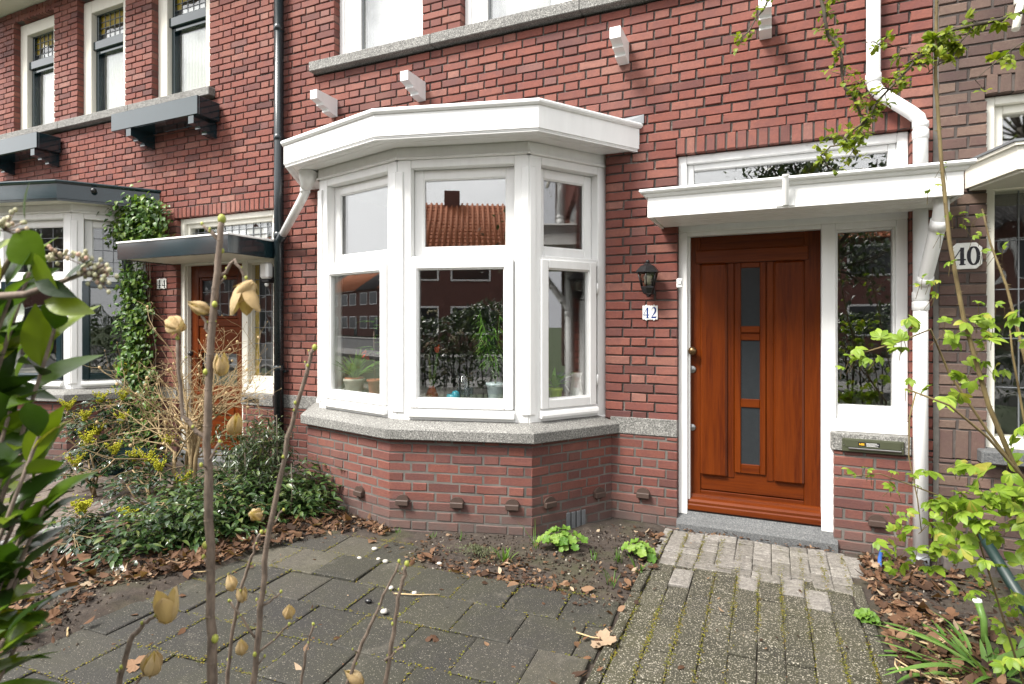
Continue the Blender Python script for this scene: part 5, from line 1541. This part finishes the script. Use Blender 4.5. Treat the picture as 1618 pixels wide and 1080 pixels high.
def rose():
    o = V((.95,-1.65,0)); S = thing('leafy_bush',o,'lime green leafed bush with thorny canes in front of the brown brick house','shrub'); r = random.Random(111)
    st = MB(); lf = MB(); th = MB()
    canes = [[o,vp(1640,800,2.25),vp(1600,730,2.2),vp(1562,640,2.2),vp(1522,500,2.2),vp(1500,380,2.2),vp(1487,250,2.2),vp(1478,120,2.2),vp(1480,0,2.2),vp(1482,-80,2.2)],
             [o+V((.05,.05,0)),vp(1660,760,2.3),vp(1618,560,2.3),vp(1590,450,2.35),vp(1565,385,2.4),vp(1552,330,2.45)],
             [o+V((.04,.0,0)),vp(1640,780,2.1),vp(1560,690,2.0),vp(1500,640,2.0),vp(1432,614,2.0)],
             [o+V((-.02,.04,0)),vp(1620,760,2.2),vp(1560,680,2.2),vp(1500,590,2.2),vp(1470,520,2.2),vp(1420,540,2.15),vp(1370,555,2.1),vp(1340,562,2.1)],
             [o+V((-.06,0,0)),vp(1530,800,2.3),vp(1450,770,2.3),vp(1390,748,2.3),vp(1345,752,2.3)],
             [o+V((.06,0,0)),vp(1600,560,2.2),vp(1596,520,2.2)]]
    rads = [(.010,.0045),(.008,.003),(.006,.003),(.006,.002),(.004,.0015),(.005,.003)]
    for c,(a,b) in zip(canes,rads): st.tube(local(o,c),[a+(b-a)*i/(len(c)-1) for i in range(len(c))],8)
    for c in canes[:2]:
        for a,b in zip(c,c[1:]):
            for k in range(26):
                q = a.lerp(b,r.random()); d = rv(r).normalized(); th.tube(local(o,[q+d*.005,q+d*.017]),[.0011,.0002],4,0,False)
    # the one vine twig down the white pipe
    st.tube(local(o,[vp(1447,620,2.5),vp(1437,660,2.5),vp(1436,720,2.5),vp(1450,790,2.5),vp(1456,840,2.5)]),[.003,.0035,.003,.0025,.002],6)
    def cluster(px,py,d,n,s,spread):
        c = vp(px,py,d); n = max(2,int(n*.62)); s *= .86
        for k in range(n):
            q = c+cw(r.gauss(0,spread),r.gauss(0,spread*.7),r.gauss(0,spread*.8))-cw(0,0,0)
            dd = rv(r)+V((0,-.5,.15)); fiver(lf,q-o,dd,V((r.gauss(0,.4),r.gauss(0,.4)-.5,1)),s*r.uniform(.6,1.15),r)
            st.tube(local(o,[q,q+V((r.gauss(0,.02),.03,-.05))]),.0011,4,0,False)
    for a in ((1412,545,2.12,9,.058,.05),(1372,560,2.1,7,.05,.04),(1345,562,2.1,6,.035,.03),(1440,520,2.15,6,.06,.045),(1500,505,2.2,9,.06,.05),(1525,510,2.2,10,.065,.06),(1555,500,2.2,5,.05,.05),(1580,520,2.2,8,.06,.06),(1605,540,2.2,8,.06,.06),(1590,590,2.2,9,.06,.07),(1505,600,2.1,8,.06,.05),(1480,615,2.1,6,.05,.04),(1545,580,2.2,6,.05,.05),
              (1500,735,2.3,6,.055,.04),(1400,750,2.3,8,.045,.045),(1425,755,2.3,7,.05,.05),(1360,745,2.3,6,.035,.035),(1560,770,2.2,26,.07,.09),(1600,790,2.2,26,.07,.09),(1530,810,2.2,24,.07,.08),(1490,800,2.25,14,.06,.06),(1580,840,2.2,20,.07,.09),(1475,840,2.25,10,.06,.05),(1440,850,2.3,8,.055,.045),(1460,875,2.3,12,.062,.05),(1420,890,2.3,8,.055,.04),(1515,870,2.3,12,.06,.06),(1610,860,2.2,14,.07,.07),(1550,900,2.4,8,.055,.06),(1600,905,2.2,6,.06,.06),(1640,700,2.2,12,.07,.1),(1440,790,2.4,6,.045,.05),(1530,935,2.5,5,.05,.05),(1410,865,2.3,5,.05,.03),(1595,940,2.35,10,.06,.06),(1600,990,2.3,10,.055,.06),(1560,1000,2.35,6,.05,.05),(1612,1040,2.2,8,.05,.06)):
        cluster(*a)
    for px,py,d in ((1487,440,2.2),(1480,370,2.2),(1502,410,2.2),(1497,340,2.2),(1468,460,2.2),(1550,345,2.4),(1570,395,2.4),(1592,398,2.4),(1540,372,2.4),(1485,300,2.2),(1490,260,2.2),(1520,355,2.45),(1462,445,2.2),(1578,480,2.4)): cluster(px,py,d,2,.03,.018)
    st.build('stem',M['stemr'],S); th.build('thorns',M['stemr'],S); lf.build('foliage',M['lime'],S)
rose()
def hawthorn():
    o = V((2.1,-1.9,0)); S = thing('hawthorn_tree',o,'thorny tree with fresh green leaves reaching in above the white canopy','tree'); r = random.Random(121)
    tr = MB(); tr.tube([(0,0,0),(.03,.02,1.2),(-.02,.05,2.3),(-.1,.1,3.2)],[.09,.08,.065,.05],10); tr.build('trunk',M['stemd'],S)
    st = MB(); lf = MB()
    def br(pts, r0, r1, dens, big=0):
        P = []
        for a,b in zip(pts,pts[1:]):
            for k in range(3): P.append(V(a).lerp(V(b),k/3)+rv(r,.004))
        P.append(V(pts[-1])); n = len(P)
        st.tube(local(o,P),[(r0+(r1-r0)*i/(n-1))*r.uniform(.85,1.2) for i in range(n)],7)
        for a,b in zip(P,P[1:]):
            for k in range(max(1,int((b-a).length*dens))):
                q = a.lerp(b,r.random()); d = rv(r).normalized(); L = r.uniform(.01,.055); e = q+d*L
                st.tube(local(o,[q,e]),[.0016,.0009],4,0,False)
                for j in range(r.randint(4,8)):
                    dd = (d*.4+rv(r)).normalized()
                    if big and r.random() < .6: 
                        if j < 2: fiver(lf,e-o,dd+V((0,-.3,-.2)),V((r.gauss(0,.3),-.5,1)),r.uniform(.03,.045),r)
                    else: lf.leaf(e-o+rv(r,.006),dd,V((0,-.4,1))+rv(r,.3),r.uniform(.014,.032),r.uniform(.014,.024),0,3,.3,.3,3)
                if r.random() < .25: st.tube(local(o,[q,q+rv(r).normalized()*.04]),[.0014,.0003],4,0,False)
    top = o+V((-.08,.08,2.9))
    br([top,(1.5,-1.6,2.86),(1.171,-1.47,2.80),(.863,-1.608,2.658),(.607,-1.722,2.591)],.012,.0055,40,1)
    br([(.607,-1.722,2.591),(.504,-1.767,2.489),(.394,-1.817,2.372),(.324,-1.848,2.27),(.242,-1.884,2.182),(.183,-1.91,2.137),(.165,-1.918,2.118),(.194,-1.906,2.073)],.0055,.002,75)
    br([(.607,-1.722,2.591),(.52,-1.76,2.50),(.45,-1.79,2.46)],.004,.002,70,1); br([(.70,-1.68,2.62),(.62,-1.71,2.50),(.53,-1.75,2.43)],.003,.002,50,1)
    br([o+V((-.08,.08,3.1)),(1.0,-1.9,3.2),(.4,-1.95,3.1),(.15,-1.925,2.848),(.172,-1.915,2.705),(.183,-1.91,2.596),(.218,-1.895,2.52),(.242,-1.884,2.406),(.283,-1.866,2.315),(.31,-1.85,2.27)],.009,.004,60)
    br([(.394,-1.817,2.372),(.33,-1.85,2.34),(.27,-1.87,2.36)],.003,.0012,50); br([(.242,-1.884,2.182),(.28,-1.87,2.14),(.30,-1.86,2.16)],.002,.001,60)
    br([(.31,-1.86,2.55),(.38,-1.83,2.53),(.46,-1.79,2.52)],.0016,.001,40); br([(.283,-1.866,2.40),(.36,-1.83,2.35)],.002,.001,60); br([(.35,-1.84,2.31),(.30,-1.86,2.22),(.24,-1.88,2.20)],.002,.001,80)
    br([(.4,-1.95,3.1),(.02,-1.983,2.8),(-.017,-1.999,2.693),(-.074,-2.025,2.61),(-.108,-2.04,2.546)],.004,.002,40)
    br([(1.171,-1.47,2.80),(1.0,-1.60,2.62),(.92,-1.64,2.56),(.80,-1.68,2.50),(.69,-1.70,2.40)],.0035,.0014,26,1)
    # crown outside the picture
    for k in range(40):
        c = V((r.gauss(.5,.6),r.gauss(-.1,.7),r.uniform(3.4,4.6))); st.tube([V((-.1,.1,3.1)),c],[.012,.003],5)
        for j in range(30): lf.leaf(c+rv(r,.16),rv(r),V((0,0,1)),.03,.02,0,2,.2,.2,3)
    st.build('branches',M['stemd'],S); lf.build('foliage',M['haw'],S)
hawthorn()

# ---------- small ground plants
def scallop(name, o, label, n, R, seed, h=.14):
    o = V(o); S = thing(name,o,label,'plant','scalloped leaf perennials'); r = random.Random(seed); m = MB(); st = MB()
    for k in range(n):
        a = r.uniform(0,6.28); q = r.uniform(.1,1)*R; c = V((q*math.cos(a),q*math.sin(a)*.8,h*r.uniform(.35,1)*(1.15-.5*q/R)))
        st.tube([(0,0,0),c*.6+V((0,0,.02)),c],.0016,4,0,False)
        nn = V((math.cos(a)*.5,math.sin(a)*.5-.35,1)).normalized(); u = nn.orthogonal().normalized(); v = nn.cross(u); s = r.uniform(.016,.036)
        b = len(m.v); m.v.append(tuple(c)); K = 20
        for ring in (.55,1.0):
            for i in range(K):
                an = 2*PI*i/K; rr_ = s*ring*(1+(.13*math.cos(5*an+k)+.07*math.cos(10*an))*ring)
                m.v.append(tuple(c+u*rr_*math.cos(an)+v*rr_*math.sin(an)+nn*(s*.22*ring*ring+s*.12*math.sin(5*an)*ring+r.gauss(0,s*.10)*ring)))
        for i in range(K):
            m.face((b,b+1+i,b+1+(i+1)%K),0,True); m.face((b+1+i,b+1+K+i,b+1+K+(i+1)%K,b+1+(i+1)%K),0,True)
    st.build('stalks',M['blade'],S); m.build('foliage',M['heuch'],S)
scallop('scalloped_perennial',(-1.27,-.74,0),'lime scalloped-leaf perennial against the air grille of the bay base',44,.16,131)
scallop('scalloped_perennial',(-.77,-.66,0),'lime scalloped-leaf perennial beside the pale doorstep path',28,.11,132,.10)
scallop('scalloped_perennial',(.43,-1.02,0),'small rounded green perennial sprouting at the mossy path edge',12,.05,133,.05)
def tuft(o, label, n, h, seed, mat='blade', w=.006):
    S = thing('grass_tuft',o,label,'grass tuft','grass tufts'); r = random.Random(seed); m = MB()
    for k in range(n):
        a = r.uniform(0,6.28); m.leaf((r.gauss(0,.012),r.gauss(0,.012),0),(math.cos(a)*.35,math.sin(a)*.35,1),V((math.cos(a),math.sin(a),.2)),h*r.uniform(.5,1.1),w,0,5,.2,r.uniform(-.5,.1),2)
    m.build('blades',M[mat],S)
tuft((-1.02,-.82,0),'thin grass tuft in bare soil nearest the first lime perennial',9,.09,141)
tuft((-.88,-.80,0),'bushy grass tuft in bare soil beside the big brown leaf',16,.11,142)
tuft((-.84,-1.14,0),'pale stalked grass tuft at the front of the bare soil',9,.14,143)
tuft((-.71,-.92,0),'upright bright grass tuft right at the path edge',7,.12,144,'blade',.012)
tuft((-1.43,-.80,0),'tall thin grass blades at the bay base corner',6,.20,145)
tuft((-1.53,-1.07,0),'short fresh grass tuft among the brown leaves',16,.11,146,'heuch',.014)
S = thing('thyme_mat',(-1.72,-1.08,0),'grey green mat-forming herb among brown leaves before the bay','plant'); r = random.Random(147); m = MB()
for k in range(900):
    q = abs(r.gauss(0,.5)); a = r.uniform(0,6.28); p = V((.22*q*math.cos(a),.10*q*math.sin(a),.065*max(0,1-q*.6)*r.uniform(.4,1)+.01)); m.leaf(p,rv(r)+V((0,0,.8)),V((0,0,1)),r.uniform(.010,.02),.005,0,2,.2)
m.build('foliage',M['thyme'],S)
r = random.Random(148)
for k,(x,y,lab) in enumerate(((-2.42,-.96,'short sprouts at the left base corner of the bay'),(-2.15,-.93,'short sprouts at the base of the bay below the first vent'),(-1.95,-.88,'short sprouts at the middle of the bay base'))):
    tuft((x,y,.01),lab,7,.055,150+k,'blade',.006)
def straps():
    o = V((.86,-1.32,0)); S = thing('strap_leaved_plant',o,'clump of long arching strap leaves at the lower right corner','plant'); r = random.Random(161); m = MB()
    for k in range(90):
        a = r.uniform(0,6.28); q = r.uniform(0,.34); b = V((q*math.cos(a),q*math.sin(a)*.9,0)); e = r.uniform(.25,1.2)
        m.leaf(b,(math.cos(a)*math.cos(e),math.sin(a)*math.cos(e),math.sin(e)),V((0,0,1)),r.uniform(.10,.26),r.uniform(.010,.03),0,8,.3,r.uniform(.2,.9),2,r.uniform(-.25,.25))
    for p,d,L,w in (((-.16,.14,.02),(-1,.75,.35),.42,.03),((-.05,.0,.01),(-.9,.2,.7),.36,.03),((.0,.05,.01),(.5,.3,.5),.3,.05),((.1,.02,.02),(.8,-.1,.35),.34,.06),((-.1,-.05,.02),(-.6,-.5,.5),.36,.04)):
        m.leaf(p,d,(0,0,1),L,w,0,10,.25,.55,2,.15)
    m.build('foliage',M['strap'],S)
    c = MB(); c.tube([(.04,.30,0),(.045,.33,.10),(.03,.36,.17)],[.014,.014,.016],10); c.build('cut_stalk',M['strap'],S)
    c = MB(); c.lathe([(.001,.012),(.017,.010),(.020,.0),(.016,-.008)],(.029,.362,.172),12); c.build('stalk_tip',M['enamel'],S)
    rt = MB()
    for k in range(7):
        p = [V((-.32+r.gauss(0,.05),-.1+r.gauss(0,.12),.015))]
        for j in range(6): p.append(p[-1]+V((r.uniform(-.02,.08),r.uniform(-.06,.05),r.gauss(0,.004))))
        rt.tube(p,.0035,5)
    rt.build('dead_stalks',M['pod'],S)
straps()

# ---------- loose things
mp = thing('metal_pole',(1.14,-.72,.05),'dark green metal pole slanting down in front of the brown brick','pole')
A,B = V((1.09,.0,.28)),V((1.155,-1.05,.0)); m = MB(); off = V((1.14,-.72,.05))
A = vp(1490,745,3.95); B = vp(1650,1005,2.75); m.tube([A-off,B-off],.027,14); m.build('tube',M['poleg'],mp)
m = MB(); m.tube([A-off,A-off+(A-B).normalized()*.012],.029,14); m.build('end_cap',M['black'],mp)
hs = thing('pipe_stub',(.60,-.22,0),'short blue plastic pipe end poking out of the dry leaves','pipe'); m = MB()
m.tube([(.02,.10,.07),(.0,.02,.045),(-.01,-.06,.015)],.011,12); m.build('tube',M['bluep'],hs)
r = random.Random(171)
pl = [(-2.382,-1.416,.016,'white pebble, the one by itself at the slab joint'),(-2.261,-1.383,.018,'white pebble beside the pair near the bay'),(-2.197,-1.398,.022,'largest white pebble of the trio near the bay'),(-1.949,-1.684,.020,'pale pebble lying next to a dry twig'),(-1.795,-1.683,.019,'bright white pebble nearest the short hibiscus stem'),(-1.82,-1.924,.024,'oval buff pebble on a slab corner'),(-1.877,-1.286,.018,'white pebble among brown leaves at the slab edge'),(-2.384,-1.259,.022,'off-white pebble closest to the bay corner'),(-1.97,-1.86,.02,'small black pebble on the dark slabs')]
for x,y,s,lab in pl:
    m = MB(); s *= .85; m.blob((0,0,0),s*1.15*r.uniform(.8,1.2),s*.9,s*.65,9,6,0,r,.12); tag(m.build('pebble',M['black'] if 'black' in lab else M['pebble'],None,(x,y,.004+s*.5)),lab,'pebble','loose pebbles')
def stick(pts, rad, lab):
    o = V(pts[0]); m = MB(); m.tube(local(o,pts),[rad*(1-.4*i/(len(pts)-1)) for i in range(len(pts))],7); ob = m.build('fallen_twig',M['pod'],None,o); tag(ob,lab,'twig','fallen twigs')
stick([(-3.36,-2.43,.03),(-3.27,-2.52,.022),(-3.16,-2.66,.018),(-3.04,-2.73,.016)],.007,'curved tan twig lying on the slabs beside the evergreen shrub')
stick([(-.86,-1.71,.01),(-.78,-1.73,.014),(-.70,-1.72,.016)],.004,'thin pale twig under the big brown leaf by the path')
stick([(-1.90,-1.73,.01),(-1.78,-1.70,.013),(-1.66,-1.64,.012)],.004,'thin twig beside the pale pebbles on the slabs')
stick([(-3.05,-1.98,.03),(-3.18,-2.04,.02)],.004,'short straw-coloured twig at the edge of the leaf bed')
sc = MB(); r = random.Random(5)
for k in range(5): sc.leaf((r.gauss(0,.02),r.gauss(0,.012),.01),(r.gauss(0,1),r.gauss(0,1),.3),(0,0,1),.05,.03,0,4,.4,.3)
tag(sc.build('plastic_scrap',M['bluep'],None,(-3.30,-1.87,.02)),'crumpled blue plastic scrap under the leaves','litter')
sc = MB()
for k in range(5): sc.leaf((r.gauss(0,.02),r.gauss(0,.012),.012),(r.gauss(0,1),r.gauss(0,1),.6),(0,0,1),.055,.035,0,4,.5,.4)
tag(sc.build('paper_wrapper',M['enamel'],None,(-3.50,-2.20,.04)),'crumpled whitish wrapper among brown leaves','litter')
# ------------------------------------------------------------------ across the street (seen in the glass)
def row_house(x, w, k):
    T = thing('row_house',(x,-27,0),'plain brick row house across the street under an orange tiled roof','house','row houses across the street')
    m = MB(); m.hexa([(0,-8,0),(w-.01,-8,0),(w-.01,0,0),(0,0,0),(0,-8,5.5),(w-.01,-8,5.5),(w-.01,0,5.5),(0,0,5.5)]); m.build('wall',mat_far,T)
    m = MB(); m.quad([(0,.4,5.45),(w,.4,5.45),(w,-4,8.5),(0,-4,8.5)]); m.quad([(0,-8.4,5.45),(w,-8.4,5.45),(w,-4,8.5),(0,-4,8.5)])
    n = 12
    for i in range(n):
        y = .4-4.4*i/n; z = 5.45+3.05*i/n; m.hexa([(0,y,z),(w,y,z),(w,y-.37,z+.25),(0,y-.37,z+.25),(0,y,z+.06),(w,y,z+.06),(w,y-.37,z+.27),(0,y-.37,z+.27)])
    for i in range(int(w/.3)): m.tube([(.15+i*.3,.42,5.52),(.15+i*.3,-4,8.58)],.07,5)
    rf = m.build('roof',M['rooft'] if k % 3 else mat_dkroof,T)
    m = MB(); m.cbox(W3,(w*.45,-4.5,8.0),(w*.45+.9,-3.7,9.3),.03); m.build('chimney',mat_far,rf)
    for wx in (.5,w/2+.2):
        for z in (.9,3.7):
            m = MB(); F = lambda u,v,zz: (u,v*-1 if False else v,zz)
            def FF(u,ww,zz): return (u,ww,zz)
            m.cbox(FF,(wx,0,z),(wx+w/2-.9,.06,z+1.5),.02); o = m.build('window',M['white'],T)
            m = MB(); m.quad([(wx+.1,.063,z+.1),(wx+w/2-1.0,.063,z+.1),(wx+w/2-1.0,.063,z+1.4),(wx+.1,.063,z+1.4)]); m.build('pane',M['frost'],o)
    m = MB(); m.cbox(lambda u,v,z:(u,v,z),(w-1.3,0,0),(w-.4,.05,2.2),.02); m.build('door',M['green'],T)
mat_far = mat_mortar('far_brick',(.13,.06,.05),(.18,.085,.07)); mat_dkroof = mat_flat('dark_roof',(.05,.045,.045),.8)
for k in range(16): row_house(-84+6*k,6,k)
# flowering hedge behind the viewer and a tree by the street
def hedge(x0,x1,y,h,label,seed,n,grp=None,fl=True):
    o = V(((x0+x1)/2,y,0)); S = thing('flowering_hedge',o,label,'hedge'); r = random.Random(seed); lf = MB(); fb = MB(); st = MB()
    for k in range(30):
        x = r.uniform(x0,x1)-o.x; st.tube([(x,0,0),(x+r.gauss(0,.1),r.gauss(0,.15),h*.8)],[.015,.005],5)
    for k in range(n):
        x = r.uniform(x0,x1)-o.x; z = h*math.sqrt(r.random()); e = .5*math.sqrt(max(.05,1-(z/h)**3))
        b = .92+.08*math.sin(x*3.1+seed)
        p = V((x,r.uniform(-e,e),z*b)); lf.leaf(p,rv(r),V((0,.3,1))+rv(r,.4),r.uniform(.06,.1),.042,0,2,.2,.2)
    if fl:
        for k in range(46):
            c = V((r.uniform(x0,x1)-o.x,.42+r.gauss(0,.06),r.uniform(.5,h*.95)))
            for j in range(14): fb.octa(c+rv(r,.025),.012)
    st.build('stem',M['stemd'],S); lf.build('foliage',M['cover'],S); fb.build('flower_heads',M['bloom'],S)
hedge(-3.6,-.7,-5.75,1.85,'dark flowering hedge closing the front garden behind the viewer',201,5200)
hedge(-.75,4.6,-5.9,1.95,'dark hedge behind the viewer beside the garden gate',202,6500,None,False)
hedge(-9.2,-4.4,-6.0,1.7,'dark hedge along the neighbouring front garden',203,4200)
def street_tree(x,y,h,R,seed,lab,n):
    o = V((x,y,0)); S = thing('street_tree',o,lab,'tree','trees along the street'); r = random.Random(seed); tr = MB(); tips = []
    tr.tube([(0,0,0),(.05,0,h*.25),(0,.05,h*.45)],[.2,.16,.13],9)
    for k in range(9):
        branch(tr,(0,.03,h*(.28+.02*k)),(r.gauss(0,.7),r.gauss(0,.7),r.uniform(.4,1)),R*.9,.06,2,r,tips,0,.2,.6,4,(3,4),.7)
    tr.build('trunk',M['stemd'],S); lf = MB()
    for (p,d,dp) in tips:
        for k in range(n): lf.leaf(p+rv(r,.28),rv(r),V((0,0,1)),.15,.085,0,2,.2,.2)
    lf.build('crown',M['cover'],S)
street_tree(.95,-9.6,8.0,1.35,301,'leafy street tree behind the viewer, straight across from the front door',26)
street_tree(-13,-10,7,1.9,302,'leafy street tree further along the street',6)
# ------------------------------------------------------------------ light, sky, camera
w = bpy.data.worlds.new('World'); scene.world = w; w.use_nodes = True
t = w.node_tree; bg = t.nodes['Background']
sky = t.nodes.new('ShaderNodeTexSky'); sky.sky_type = 'NISHITA'; sky.sun_disc = False
SD = V((-.40,-.56,.84)).normalized()
el = math.asin(SD.z); az = math.atan2(SD.x,SD.y)
sky.sun_elevation = el; sky.sun_rotation = az; sky.air_density = 1.0; sky.dust_density = 2.5; sky.ozone_density = 1
hs_ = t.nodes.new('ShaderNodeHueSaturation'); hs_.inputs['Saturation'].default_value = .32; hs_.inputs['Value'].default_value = 1.0
t.links.new(sky.outputs[0],hs_.inputs['Color'])
tc = t.nodes.new('ShaderNodeTexCoord'); mp_ = t.nodes.new('ShaderNodeMapping'); mp_.inputs['Scale'].default_value = (1,1,2.2)
t.links.new(tc.outputs['Generated'],mp_.inputs['Vector']); nz = noise(t,mp_.outputs['Vector'],2.1,7,.6,.4)
cr = ramp(t,nz,[(.33,(0,0,0)),(.52,(1,1,1))])
sx = t.nodes.new('ShaderNodeSeparateXYZ'); t.links.new(tc.outputs['Generated'],sx.inputs[0])
hz = ramp(t,sx.outputs['Z'],[(.0,(1,1,1)),(.30,(.95,.95,.95)),(.75,(0,0,0))])
cr = mix(t,1.0,cr,hz,'LIGHTEN')
dp_ = t.nodes.new('ShaderNodeVectorMath'); dp_.operation = 'DOT_PRODUCT'; t.links.new(tc.outputs['Generated'],dp_.inputs[0]); dp_.inputs[1].default_value = SD
hl = ramp(t,dp_.outputs['Value'],[(.25,(.40,.40,.41)),(.62,(.80,.80,.80)),(.92,(1,1,.99))])
cl_ = mix(t,1.0,hl,(38,38,38.3),'MULTIPLY')
cm = mix(t,cr,hs_.outputs['Color'],cl_)
t.links.new(cm,bg.inputs['Color']); bg.inputs['Strength'].default_value = .058
ld = bpy.data.lights.new('sun','SUN'); ld.energy = 4.9; ld.angle = math.radians(18); ld.color = (1,.955,.89)
lo = bpy.data.objects.new('sun',ld); COL.objects.link(lo); lo.rotation_euler = SD.to_track_quat('Z','Y').to_euler()
cd = bpy.data.cameras.new('camera'); co_ = bpy.data.objects.new('camera',cd); COL.objects.link(co_)
co_.location = EYE; co_.rotation_euler = (PI/2,0,TH)
cd.sensor_width = 36; cd.lens = 36*925/1618; cd.shift_y = -29/1618; cd.clip_end = 800; cd.clip_start = .05
cd.dof.use_dof = True; cd.dof.focus_distance = 4.4; cd.dof.aperture_fstop = 6.5
scene.camera = co_
scene.view_settings.view_transform = 'Standard'; scene.view_settings.look = 'None'; scene.view_settings.exposure = 0.76; scene.view_settings.gamma = 1
scene.cycles.max_bounces = 8; scene.cycles.transparent_max_bounces = 16; scene.cycles.use_denoising = True
scene.cycles.sample_clamp_indirect = 8
